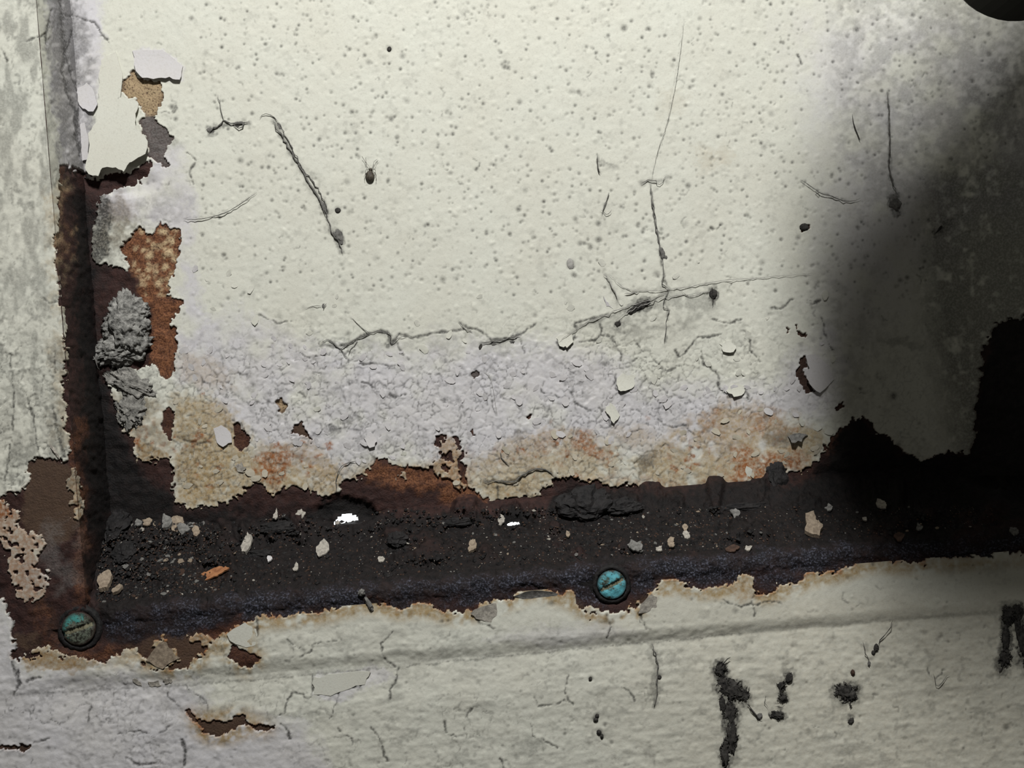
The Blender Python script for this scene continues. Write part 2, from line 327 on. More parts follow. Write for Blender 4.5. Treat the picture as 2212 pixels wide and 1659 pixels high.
gri_shade = np.maximum(gri_shade, gb*zone_b*.78)
# orange-peel and lumps
hgt += .16*(fbm(PX, PY, 22, 3, 501)-.5) + .10*(fbm(PX, PY, 9, 2, 601)-.5) + .35*(fbm(PX, PY, 160, 2, 701)-.5)
# the brushed, ropy surface of the lower frame
brush = fbm(PX*.28+PY*.03, (PY+.085*PX)*1.15, 13, 3, 801)
hgt += sstep(1300, 1380, PY)*(.24*(brush-.5)+.26*(fbm(PX, PY, 12, 3, 811)-.5))
# pits and specks
def stamp(A, x, y, r, k, B=None, kb=0):
    i = int((x-C0X)/CS); j = int((y-C0Y)/CS); n = int(r/CS)+2
    if i < n or j < n or i >= NX-n or j >= NY-n: return
    s = (slice(j-n, j+n+1), slice(i-n, i+n+1))
    d = np.hypot(PX[s]-x, PY[s]-y)/r
    m = np.clip(1.25-d, 0, 1); m = np.minimum(m, 1)
    A[s] += k*m
    if B is not None: B[s] = np.maximum(B[s], kb*m)
pr = random.Random(21)
for i in range(6800):
    x = pr.uniform(-150, 2380); y = pr.uniform(-120, 1780)
    dens = 1.0 if (y < 760 and x > 400) else .45
    if y > 1280: dens = .5
    if pr.random() > dens: continue
    r = pr.choice([2.2, 2.6, 3, 3.4, 4.2]) if pr.random() < .93 else pr.uniform(5, 8)
    if pr.random() < .6:
        stamp(hgt, x, y, r*1.15, -.16*pr.uniform(.5, 1.2), gri_shade, pr.uniform(.12, .68))
    else:
        stamp(hgt, x, y, r*1.7, .15*pr.uniform(.4, 1.2))
for i in range(900):
    x = pr.uniform(430, 2150); y = pr.uniform(0, 640)
    stamp(hgt, x, y, pr.uniform(3, 5), -.20, gri_shade, pr.uniform(.35, .95))
for i in range(420):
    x = pr.uniform(0, 2200); y = pr.uniform(0, 1640); a = pr.uniform(0, 6.28); L = pr.uniform(4, 16)
    pts = [(x, y), (x+L*math.cos(a), y+L*math.sin(a)), (x+1.6*L*math.cos(a+.7), y+1.6*L*math.sin(a+.7))]
    s_, m_ = line(pts, pr.uniform(.9, 1.9), 2); gri_shade[s_] = np.maximum(gri_shade[s_], m_*pr.uniform(.3, .75)); hgt[s_] -= .1*m_
for i in range(330):
    x = pr.uniform(-20, 150); y = pr.uniform(0, 1000); L = pr.uniform(5, 18); a = pr.gauss(1.75, .35)
    s_, m_ = line([(x, y), (x+L*math.cos(a), y+L*math.sin(a))], pr.uniform(1.2, 3.0), 2); gri_shade[s_] = np.maximum(gri_shade[s_], m_*pr.uniform(.25, .65)); hgt[s_] -= .1*m_
for i in range(170):
    zx, zy, zw, zh = pr.choice([(1180,985,160,60),(1620,960,150,90),(450,970,80,110),(640,1010,70,50),(1480,1000,90,80),(310,930,40,50)])
    x = pr.gauss(zx, zw*.5); y = pr.gauss(zy, zh*.5)
    s_, m_ = ell(x, y, pr.uniform(2, 7), pr.uniform(2, 6), 5, .5); org[s_] = np.maximum(org[s_], m_*pr.uniform(.25, .85))
for (x, y, r) in [(841,107,6),(730,455,7),(742,228,4),(598,160,4),(1348,62,7),(1400,63,5),(1094,318,4),(1409,160,5),(1233,573,9),(1240,595,6),(1103,1002,3),(1020,810,6),(1293,484,6),(1378,488,5),(1293,519,7),(1275,535,6),(1120,453,6),(1470,550,4),(1392,565,4),(845,258,6),(760,243,5),(858,298,5),(1090,145,6),(1097,147,5),(1250,200,5),(1490,190,4),(1402,188,4),(1486,402,6),(2100,175,7),(1970,220,4),(1850,65,8),(1972,33,6),(1830,80,5),(690,302,5),(483,552,5),(372,232,6),(380,258,5),(1276,1466,5),(1290,1545,5),(1285,1552,6),(1307,1565,5),(1295,1580,6),(1300,1590,6),(1220,1585,4),(1321,1604,4),(1424,1462,5),(955,1342,4),(968,1341,3),(1858,840,5),(1930,855,8),(1931,858,6),(1842,1455,5)]:
    stamp(hgt, x, y, r*1.2, -.2, gri_shade, .8)

# --- traced cracks
CRACKS = [
 ([(690,742),(710,734),(728,749),(743,747),(773,732),(791,724),(816,714),(839,719),(844,742),(862,724),(892,729),(943,719),(1001,714)],2.6),
 ([(857,742),(870,765),(882,777)],1.6),([(735,754),(748,772),(753,785)],1.5),([(778,787),(816,785),(842,792),(862,787)],1.8),
 ([(990,695),(1000,701),(1015,711),(1033,711),(1051,727),(1063,737),(1088,732),(1124,724),(1157,701)],2.2),([(1124,724),(1132,765)],1.6),
 ([(1203,742),(1210,752),(1233,752),(1246,716),(1241,699),(1278,689),(1316,678)],2.4),([(1296,701),(1301,714),(1289,732),(1253,739)],2),
 ([(1301,722),(1319,729),(1339,762),(1342,780)],2),([(1342,787),(1365,785),(1377,772),(1408,772),(1430,795)],1.6),
 ([(1458,754),(1466,772),(1481,765),(1504,732),(1560,724)],2),([(1516,754),(1519,785),(1544,803),(1552,818)],2.4),
 ([(1332,808),(1327,828),(1334,843),(1349,848),(1362,838)],1.9),([(1294,881),(1304,891),(1306,904),(1314,899),(1319,922),(1324,918)],2.6),
 ([(1549,825),(1552,840),(1560,844),(1577,860),(1590,858)],2.6),([(1590,835),(1608,840),(1617,862)],2.4),
 ([(1604,716),(1622,736),(1619,757),(1631,769),(1643,783)],1.9),([(1666,668),(1690,667),(1710,649)],3.2),([(1749,660),(1769,651)],2.4),
 ([(1775,686),(1778,713),(1790,745),(1802,754)],1.6),([(780,825),(800,830),(815,845),(828,848)],1.9),([(842,851),(852,857),(875,852)],2.4),
 ([(1535,492),(1548,494),(1556,485)],2.6),([(1376,745),(1390,760)],1.6),([(1430,800),(1450,800),(1470,790)],1.4),
 ([(560,680),(600,700),(640,690)],1.2),([(640,760),(670,772),(700,768)],1.2),([(1540,690),(1580,700),(1600,690)],1.6),
 ([(1160,835),(1172,850),(1196,852),(1210,860)],1.4),([(1040,845),(1060,860),(1072,900)],1.3),([(1240,870),(1262,885),(1290,890)],1.4),
 ([(1420,905),(1450,925),(1475,915),(1500,940)],1.4),([(500,905),(520,915),(530,935)],1.8),([(385,945),(420,958),(455,956)],2.0),
 ([(1075,1080),(1074,1045)],2.0),([(126,-60),(130,20),(133,60),(138,110),(132,150),(140,200),(160,240),(165,300)],5.0),([(152,70),(146,100),(138,118)],4),([(140,130),(152,160),(164,190),(172,230)],3),([(168,240),(163,290),(170,340)],4.5),([(130,30),(170,38),(205,50)],2.6),([(205,50),(220,75),(238,92)],2.0),
 ([(60,90),(95,72)],2.4),([(5,100),(15,135)],2.0),([(110,20),(95,80),(100,100)],3.2),
 ([(290,330),(310,318),(324,312)],1.6),([(250,268),(262,262)],2.2),([(346,240),(368,248)],1.6),([(405,330),(425,345),(410,372),(418,400)],1.4),
 # front face
 ([(849,1363),(838,1380),(824,1388),(826,1413),(835,1427),(860,1441),(857,1468),(843,1488),(842,1508)],1.9),
 ([(674,1463),(674,1504),(663,1510),(652,1499),(630,1497),(619,1518),(616,1538),(588,1557)],1.7),
 ([(799,1452),(779,1482),(735,1490),(721,1486)],1.9),([(735,1490),(727,1521),(713,1551)],1.4),
 ([(802,1571),(815,1587),(824,1609),(829,1634),(835,1643)],2.4),([(608,1562),(624,1579),(626,1596)],2.6),
 ([(959,1557),(965,1579),(976,1590),(998,1590)],2.0),([(647,1421),(674,1405)],1.6),([(727,1571),(760,1593),(762,1608)],1.5),
 ([(196,1524),(191,1560)],2.2),([(66,1608),(100,1596),(105,1593)],2.0),([(362,1479),(362,1507),(387,1526)],1.1),([(401,1482),(443,1515),(451,1532)],1.1),
 ([(271,1637),(304,1654),(337,1645)],2.6),([(393,1598),(401,1623),(396,1660)],3.4),([(346,1583),(373,1565)],2.2),([(254,1585),(300,1580),(324,1585)],1.5),
 ([(1379,1322),(1388,1340),(1396,1358)],2.4),([(1310,1327),(1318,1355),(1310,1380)],1.4),
 ([(1152,1496),(1158,1524),(1194,1521),(1230,1512)],1.4),([(1227,1457),(1221,1490),(1227,1507),(1241,1529)],1.4),
 ([(1346,1485),(1357,1493),(1371,1513)],1.4),([(1147,1560),(1149,1585),(1205,1615)],1.3),([(1080,1640),(1092,1665)],2.2),
 ([(1028,1328),(1035,1345),(1075,1360)],1.5),([(1628,1282),(1627,1300),(1628,1330)],1.8),([(1560,1295),(1600,1312),(1660,1298),(1690,1305)],1.5),
 ([(620,1380),(645,1400),(700,1385),(740,1383)],1.1),([(12,1240),(15,1300),(38,1380),(30,1430),(42,1480),(30,1500)],3.2),([(60,1470),(90,1460)],3),([(40,1450),(45,1478)],3.4),
 ([(555,1330),(556,1350),(558,1372)],3.0),([(1010,1595),(1000,1560),(1020,1530)],1.2),([(2000,1440),(2015,1468),(2040,1445)],1.4),
 # stile
 ([(60,860),(72,900),(78,950),(90,990)],2.2),([(115,880),(125,940),(140,985)],4),([(20,760),(30,840),(28,930)],1.6),([(10,1040),(18,1000),(22,960)],1.8),
 ([(118,760),(120,805)],2.0),([(90,640),(105,655),(128,650)],2.0),([(1720,120),(1732,140)],2),
]
for pts, wd_ in CRACKS:
    sl, m = line(pts, wd_*1.3, 4)
    hgt[sl] -= .28*m; gri_shade[sl] = np.maximum(gri_shade[sl], .92*np.minimum(m*1.3, 1))
    sl, m = line(pts, wd_*5, 8); hgt[sl] += .14*m*(N_M[sl])
# --- dirt smears, and shade painted on at the right
def smear(pts, k, thr=.42, soft=30, rag=16):
    s, m = poly(pts, rag, soft); m = m*sstep(thr-.12, thr+.2, N_S[s]*.6+N_M[s]*.4); gri_shade[s] = np.maximum(gri_shade[s], m*k)
smear([(95,-60),(150,-60),(200,90),(210,240),(190,380),(128,350),(100,150)], .62, .40)
smear([(95,-80),(160,-80),(175,120),(185,380),(118,370),(100,120)], .72, .30, 20)
smear([(118,-80),(142,-80),(148,120),(165,250),(185,330),(165,360),(140,260),(124,120)], .88, .40, 14)
smear([(140,200),(190,200),(215,300),(185,400),(130,370)], .5, .36)
smear([(180,420),(260,415),(300,470),(300,500),(250,580),(195,560)], .6, .36)
smear([(165,400),(235,415),(245,480),(235,560),(200,575),(160,560)], .95, .22, 24)
smear([(235,420),(300,440),(270,540),(240,560)], .5, .40)
smear([(205,400),(330,390),(420,420),(400,480),(300,490),(210,480)], .30, .42)
smear([(330,820),(420,830),(420,1000),(380,1080),(330,960)], .30, .44)
smear([(-60,-60),(100,-60),(120,300),(-60,300)], .22, .46)
smear([(30,560),(110,580),(120,680),(60,700),(20,620)], .42, .45)
smear([(-60,300),(110,300),(150,900),(-60,1000)], .30, .46)
smear([(60,850),(150,820),(150,990),(90,960)], .35, .45)
smear([(225,800),(330,800),(360,860),(320,960),(260,930)], .55, .42)
smear([(690,735),(830,712),(1000,705),(1130,720),(1060,765),(880,760),(740,775)], .30, .46, 40)
smear([(1290,700),(1350,655),(1440,625),(1540,610),(1560,660),(1480,730),(1330,740)], .45, .44, 40)
smear([(1340,665),(1385,640),(1410,645),(1390,675),(1350,680)], .80, .25, 16)
smear([(590,255),(630,300),(700,400),(740,520),(730,545),(690,470),(640,370)], .35, .42, 14)
smear([(330,270),(380,280),(390,320),(330,320)], .5, .35)
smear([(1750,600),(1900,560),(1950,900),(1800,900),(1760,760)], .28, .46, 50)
smear([(1790,-60),(2300,-60),(2300,420),(1900,460),(1800,330)], .34, .40, 60)  # dirt, deepened to dim the upper right in place of shade
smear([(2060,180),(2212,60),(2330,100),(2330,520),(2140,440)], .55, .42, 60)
smear([(1990,380),(2100,330),(2460,300),(2460,1000),(2060,1000),(2000,700)], .72, .28, 90)  # painted shade: darkens the right wall towards its outer side
smear([(330,1480),(800,1450),(1100,1400),(1100,1425),(820,1475),(330,1500)], .25, .42, 20)
smear([(1100,1600),(1180,1590),(1170,1630),(1110,1640)], .45, .44, 14)
smear([(1300,1322),(1330,1325),(1318,1352),(1296,1348)], .55, .36, 10)
smear([(1405,1395),(1425,1430),(1425,1520),(1408,1525)], .55, .36, 8)
smear([(660,1510),(690,1540),(660,1570),(630,1550)], .35, .4, 10)
STAINS = [([(30,1497),(200,1492),(400,1476),(800,1441),(1200,1400),(1600,1363),(1900,1340),(2212,1318)],9,.30),([(30,1500),(400,1481),(800,1447),(1200,1407),(1600,1370)],3.5,.5),([(590,262),(612,300),(640,345),(662,385),(690,430),(705,470),(716,500),(738,545)],8,.5),([(450,284),(470,274),(500,270),(540,266)],7,.55),([(482,262),(474,215)],2,.4),
 ([(1404,400),(1412,470),(1426,545),(1433,600),(1446,624),(1434,655),(1446,670),(1437,740)],3.2,.6),([(1205,742),(1260,702),(1330,680),(1400,655),(1445,630)],8,.45),([(1305,590),(1335,650)],7,.35),
 ([(690,742),(730,750),(775,732),(815,715),(842,722)],6,.55),([(1040,742),(1070,740),(1104,732),(1124,722)],7,.55),([(1917,200),(1921,300),(1924,380),(1938,430)],6,.5),([(1730,390),(1770,416),(1830,434)],2.5,.5),
 ([(1045,1040),(1110,1040),(1150,1016),(1190,1020)],6,.6),([(1408,1392),(1421,1440),(1419,1470),(1412,1528)],6,.5),([(395,473),(460,468),(520,440),(555,416)],1.6,.35),([(1478,40),(1440,270),(1406,395)],1.0,.3),
 ([(1385,395),(1440,390)],7,.35),([(1290,335),(1296,374)],2.5,.6),([(1300,465),(1316,415)],3,.5),([(1298,350),(1330,362)],8,.35),([(700,640),(745,560)],4,.14),([(1440,632),(1600,604),(1780,590)],7,.13),([(1320,595),(1350,628),(1480,622)],7,.18)]
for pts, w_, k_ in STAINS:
    sl, m = line(pts, w_, 7); gri_shade[sl] = np.maximum(gri_shade[sl], min(.9, k_*1.35)*m)
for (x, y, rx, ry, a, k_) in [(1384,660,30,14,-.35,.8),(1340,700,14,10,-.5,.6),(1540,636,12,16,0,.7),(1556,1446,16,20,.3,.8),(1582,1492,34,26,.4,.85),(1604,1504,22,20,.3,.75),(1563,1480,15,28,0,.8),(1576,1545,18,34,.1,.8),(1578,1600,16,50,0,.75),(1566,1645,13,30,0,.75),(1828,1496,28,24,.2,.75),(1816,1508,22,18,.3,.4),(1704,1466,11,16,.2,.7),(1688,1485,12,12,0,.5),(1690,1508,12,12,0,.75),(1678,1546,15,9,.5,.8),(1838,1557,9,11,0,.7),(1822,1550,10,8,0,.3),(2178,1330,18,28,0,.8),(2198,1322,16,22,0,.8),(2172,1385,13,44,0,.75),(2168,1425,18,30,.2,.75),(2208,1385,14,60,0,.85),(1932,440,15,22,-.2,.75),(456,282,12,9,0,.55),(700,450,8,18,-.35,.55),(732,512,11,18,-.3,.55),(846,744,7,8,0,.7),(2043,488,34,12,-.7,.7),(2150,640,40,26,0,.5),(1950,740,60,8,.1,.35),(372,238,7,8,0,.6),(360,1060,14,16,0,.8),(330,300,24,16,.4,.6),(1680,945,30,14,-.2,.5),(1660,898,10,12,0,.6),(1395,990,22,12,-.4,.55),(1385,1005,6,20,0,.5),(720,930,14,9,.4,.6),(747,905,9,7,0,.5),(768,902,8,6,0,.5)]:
    sl, m = ell(x, y, rx*1.15, ry*1.15, 9, .35, a); gri_shade[sl] = np.maximum(gri_shade[sl], min(.97, k_*1.2)*m*(.72+.28*sstep(.35, .6, N_S[sl])))
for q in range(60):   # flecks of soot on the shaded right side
    x = pr.uniform(1900, 2212); y = pr.uniform(60, 640); stamp(hgt, x, y, pr.uniform(3, 8), -.1, gri_shade, pr.uniform(.4, .9))
mot = sstep(.56, .72, fbm(PX, PY, 9, 3, 1201)*.55+fbm(PX, PY, 34, 3, 1301)*.45)
gri_shade = np.maximum(gri_shade, mot*(.20+.34*(PX < 190)*(PY < 1080)+.16*sstep(1300, 1400, PY)+.12*crk_zone))
gri_shade = np.maximum(gri_shade, .50*sstep(.46, .68, fbm(PX*1.6, PY*.55, 30, 4, 1401))*(PX < 185)*(PY < 1090))
gri_shade = np.maximum(gri_shade, .30*sstep(.55, .70, brush*.6+N_M*.4)*sstep(1310, 1380, PY))
gri_shade = np.maximum(gri_shade, .06)
och = np.clip(och*1.2, 0, 1); org = np.clip(org*1.35, 0, 1)
# thin edge shadow lines = lifted rim of the paint sheet
lip = np.clip(near2*2.2, 0, 1)*coat
hgt += .22*lip*sstep(.35, .6, N_M)
for A in (lav, och, org, gri_shade, sor, sbk, sbl, spr, scr, sgr): np.clip(A, 0, 1, out=A)

# ledge and steel roughness
rough_s = .55*(fbm(PX, PY*1.6, 40, 4, 901)-.5) + .45*(fbm(PX, PY, 12, 3, 911)-.5)
ridg = np.abs(fbm(PX*.5, PY*1.4, 30, 4, 921)-.5)*2
srel += bare*(1.5*rough_s + .5*(fbm(PX, PY*1.4, 6, 2, 941)-.5) - .30*ridg + .35*(fbm(PX, PY*1.5, 95, 2, 931)-.5))*(1-.85*spr)

def samp(A, px, py):
    fx = np.clip((px-C0X)/CS, 0, NX-1.001); fy = np.clip((py-C0Y)/CS, 0, NY-1.001)
    i = fx.astype(int); j = fy.astype(int); a = fx-i; b = fy-j
    return (A[j, i]*(1-a)+A[j, i+1]*a)*(1-b) + (A[j+1, i]*(1-a)+A[j+1, i+1]*a)*b

# ------------------------------------------------------------------ materials
def mat(name, rough=.6, spec=.3):
    m = bpy.data.materials.new(name); m.use_nodes = True; nt = m.node_tree; b = nt.nodes['Principled BSDF']
    b.inputs['Roughness'].default_value = rough
    b.inputs['Specular IOR Level'].default_value = spec
    return m, nt, b
def noise(nt, scale, detail=3, rough=.55, co=None):
    n = nt.nodes.new('ShaderNodeTexNoise'); n.inputs['Scale'].default_value = scale; n.inputs['Detail'].default_value = detail
    n.inputs['Roughness'].default_value = rough
    if co is None:
        co = nt.nodes.new('ShaderNodeTexCoord').outputs['Object']
    nt.links.new(co, n.inputs['Vector']); return n.outputs['Fac']
def ramp(nt, src, lo, hi, a=0.0, b=1.0):
    r = nt.nodes.new('ShaderNodeMapRange'); r.inputs[1].default_value = lo; r.inputs[2].default_value = hi
    r.inputs[3].default_value = a; r.inputs[4].default_value = b; nt.links.new(src, r.inputs[0]); return r.outputs[0]
def mul(nt, a, b):
    m = nt.nodes.new('ShaderNodeMath'); m.operation = 'MULTIPLY'; m.use_clamp = True
    for i, s in enumerate((a, b)):
        if isinstance(s, (int, float)): m.inputs[i].default_value = s
        else: nt.links.new(s, m.inputs[i])
    return m.outputs[0]
def mixc(nt, fac, a, b, mode='MIX'):
    m = nt.nodes.new('ShaderNodeMix'); m.data_type = 'RGBA'; m.blend_type = mode
    if isinstance(fac, (int, float)): m.inputs[0].default_value = fac
    else: nt.links.new(fac, m.inputs[0])
    for i, s in ((6, a), (7, b)):
        if isinstance(s, tuple): m.inputs[i].default_value = (*s, 1)
        else: nt.links.new(s, m.inputs[i])
    return m.outputs[2]
def attr(nt, name):
    a = nt.nodes.new('ShaderNodeAttribute'); a.attribute_name = name
    s = nt.nodes.new('ShaderNodeSeparateColor'); nt.links.new(a.outputs['Color'], s.inputs[0])
    return s.outputs[0], s.outputs[1], s.outputs[2], a.outputs['Alpha']
def bump(nt, b, h, strength, dist):
    n = nt.nodes.new('ShaderNodeBump'); n.inputs['Strength'].default_value = strength; n.inputs['Distance'].default_value = dist
    nt.links.new(h, n.inputs['Height']); nt.links.new(n.outputs[0], b.inputs['Normal'])

CREAM = (.650, .657, .580); LILAC = (.590, .577, .625)
def paint_material():
    m, nt, b = mat('old_cream_paint', .7, .2)
    l, o, r, g = attr(nt, 'wear_shade')
    c = mixc(nt, l, CREAM, LILAC)
    c = mixc(nt, ramp(nt, noise(nt, 60, 4), .3, .7, 0, .28), c, (.56, .53, .44))
    c = mixc(nt, ramp(nt, noise(nt, 1500, 3), .52, .75, 0, .30), c, (.40, .38, .33))
    st = noise(nt, 900, 4, .65)
    c = mixc(nt, mul(nt, o, ramp(nt, st, .30, .65, .45, 1.0)), c, (.36, .255, .120))
    c = mixc(nt, mul(nt, r, ramp(nt, st, .35, .62, .25, 1.0)), c, (.28, .105, .036))
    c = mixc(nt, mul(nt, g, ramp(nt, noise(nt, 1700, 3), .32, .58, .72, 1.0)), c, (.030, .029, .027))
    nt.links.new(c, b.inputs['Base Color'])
    bump(nt, b, noise(nt, 2600, 4), .35, .00012)
    return m
def steel_material():
    m, nt, b = mat('rusted_steel', .72, .25)
    o, k, bl, p = attr(nt, 'steel_a'); cr, gr, _x, _y = attr(nt, 'steel_b')
    n1 = noise(nt, 500, 5, .65); n2 = noise(nt, 1800, 4, .6)
    c = mixc(nt, ramp(nt, n1, .3, .7), (.018, .0090, .0085), (.050, .0225, .0185))
    oc = mixc(nt, ramp(nt, n2, .35, .65), (.075, .026, .012), (.27, .115, .052))
    c = mixc(nt, mul(nt, o, ramp(nt, n1, .25, .55, .4, 1)), c, oc)
    c = mixc(nt, p, c, mixc(nt, ramp(nt, n1, .3, .7), (.062, .038, .026), (.088, .054, .035)))
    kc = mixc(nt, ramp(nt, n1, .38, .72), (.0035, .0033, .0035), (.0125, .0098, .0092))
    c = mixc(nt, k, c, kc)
    bc = mixc(nt, ramp(nt, n2, .50, .74), (.010, .010, .014), (.15, .16, .215))
    c = mixc(nt, mul(nt, bl, ramp(nt, noise(nt, 160, 3), .38, .58, .12, .95)), c, bc)
    c = mixc(nt, mul(nt, cr, ramp(nt, n2, .30, .50)), c, (.55, .43, .26))
    c = mixc(nt, mul(nt, gr, ramp(nt, n2, .3, .6, .4, 1)), c, (.22, .21, .20))
    nt.links.new(c, b.inputs['Base Color'])
    bump(nt, b, n2, .8, .0004)
    return m
def loose(name, l, o, g):
    m = PAINT.copy(); m.name = name; nt = m.node_tree
    for n in nt.nodes:
        if n.bl_idname == 'ShaderNodeAttribute':
            c = nt.nodes.new('ShaderNodeCombineColor'); c.inputs[0].default_value = l; c.inputs[1].default_value = o
            v = nt.nodes.new('ShaderNodeValue'); v.outputs[0].default_value = g
            for lk in list(nt.links):
                if lk.from_node == n:
                    nt.links.new(c.outputs[0] if lk.from_socket.name == 'Color' else v.outputs[0], lk.to_socket)
    return m
def simple(name, ca, cb, scale, rough=.8, bs=.5, bd=.0003):
    m, nt, b = mat(name, rough, .25)
    n = noise(nt, scale, 4, .6)
    nt.links.new(mixc(nt, ramp(nt, n, .3, .7), ca, cb), b.inputs['Base Color'])
    bump(nt, b, n, bs, bd); return m
PAINT = paint_material(); STEEL = steel_material()
M_CREAM = loose('loose_cream_paint', .05, .03, .10)
M_LILAC = loose('loose_lilac_paint', .8, .05, .10); M_OCHRE = loose('loose_ochre_paint', .1, .55, .12)
M_TAN = simple('tan_stained_chip', (.15, .115, .085), (.36, .295, .22), 1000)
M_WHITE = simple('pale_chip', (.20, .185, .165), (.48, .45, .39), 1100)
M_GREY = simple('grey_chip', (.07, .068, .064), (.24, .235, .22), 900)
M_BROWN = simple('rust_brown_chip', (.025, .015, .012), (.085, .05, .034), 600)
M_BLACK = simple('black_scale', (.0045, .0045, .005), (.020, .018, .018), 500, .7, .9, .0006)
M_DIRT = simple('dark_dirt', (.010, .0095, .009), (.070, .066, .060), 900, .95)
M_DUST = simple('matted_grey_dust', (.05, .049, .046), (.38, .375, .35), 650, .95, 1.0, .0008)
M_WEB = simple('dirty_web', (.075, .073, .068), (.20, .195, .18), 900, .95)
M_WEBL = simple('faint_web', (.26, .255, .24), (.42, .41, .38), 900, .95)
M_SPIDER = simple('spider_brown', (.020, .016, .012), (.12, .105, .08), 1400, .6)
M_OBJ = simple('matte_black', (.010, .010, .008), (.016, .015, .012), 60, .75, .2)
def verdigris(name, bright, base, lo, hi, gx_, gy_, rim_):
    m, nt, b = mat(name, .65, .25)
    tc = nt.nodes.new('ShaderNodeTexCoord').outputs['Object']
    n = noise(nt, 520, 4, .65, tc); n2 = noise(nt, 1500, 3, .6, tc)
    sx = nt.nodes.new('ShaderNodeVectorMath'); sx.operation = 'DOT_PRODUCT'; nt.links.new(tc, sx.inputs[0]); sx.inputs[1].default_value = (gx_, gy_, 0)
    ad = nt.nodes.new('ShaderNodeMath'); ad.operation = 'ADD'; nt.links.new(n, ad.inputs[0]); nt.links.new(sx.outputs['Value'], ad.inputs[1])
    c = mixc(nt, ramp(nt, n2, .42, .60), (.022, .022, .017), base)
    c = mixc(nt, ramp(nt, ad.outputs[0], lo, hi), c, bright)
    ln = nt.nodes.new('ShaderNodeVectorMath'); ln.operation = 'LENGTH'; nt.links.new(tc, ln.inputs[0])
    c = mixc(nt, ramp(nt, n2, .60, .70, 0, .8), c, (.02, .022, .02))
    c = mixc(nt, ramp(nt, ln.outputs['Value'], rim_*.78, rim_*1.02), c, (.028, .017, .013))
    nt.links.new(c, b.inputs['Base Color']); bump(nt, b, n2, .5, .0003); return m
M_VERD_A = verdigris('verdigris_dull', (.055, .24, .22), (.13, .15, .115), .60, .72, -40, 45, 36*.13e-3)
M_VERD_B = verdigris('verdigris_bright', (.10, .36, .42), (.09, .13, .10), .40, .52, 0, -15, 33*.13e-3)
M_SLOT = simple('slot_grime', (.09, .08, .05), (.26, .25, .17), 900)

# ------------------------------------------------------------------ mesh helpers
def link_mesh(name, verts, faces_flat, counts, material, parent=None, smooth=True):
    me = bpy.data.meshes.new(name)
    verts = np.asarray(verts, np.float32)
    me.vertices.add(len(verts)); me.vertices.foreach_set('co', verts.ravel())
    n = len(counts); me.loops.add(len(faces_flat)); me.loops.foreach_set('vertex_index', np.asarray(faces_flat, np.int32))
    me.polygons.add(n)
    st = np.concatenate(([0], np.cumsum(counts)[:-1])).astype(np.int32)
    me.polygons.foreach_set('loop_start', st)
    me.polygons.foreach_set('use_smooth', np.full(n, smooth, bool))
    me.update(calc_edges=True); me.validate()
    me.materials.append(material)
    o = bpy.data.objects.new(name, me); col.objects.link(o)
    if parent is not None: o.parent = parent; o.matrix_parent_inverse = parent.matrix_world.inverted()
    return o
def tag(o, label=None, cat=None, group=None, kind=None):
    if label: o['label'] = label
    if cat: o['category'] = cat
    if group: o['group'] = group
    if kind: o['kind'] = kind
    return o
def grid_mesh(name, P, keep, attrs, material, parent=None):
    ny, nx = P.shape[:2]
    idx = np.arange(ny*nx).reshape(ny, nx)
    q = np.stack([idx[:-1, :-1], idx[:-1, 1:], idx[1:, 1:], idx[1:, :-1]], -1)[keep]
    used = np.zeros(ny*nx, bool); used[q.ravel()] = True
    remap = np.cumsum(used)-1
    o = link_mesh(name, P.reshape(-1, 3)[used], remap[q.ravel()], np.full(len(q), 4), material, parent)
    for an, A in attrs.items():
        a = o.data.attributes.new(an, 'FLOAT_COLOR', 'POINT')
        a.data.foreach_set('color', A.reshape(-1, 4)[used].astype(np.float32).ravel())
    return o
HOLES = [[(718,1134),(728,1121),(743,1112),(763,1113),(777,1123),(763,1124),(748,1129)], [(1094,1135),(1100,1131),(1112,1129),(1124,1129),(1121,1132),(1108,1134)]]
def in_holes(px, py):
    r = np.zeros(px.shape, bool)
    for h in HOLES: r |= segdist(px.astype(np.float32), py.astype(np.float32), h, True) < 0
    return r
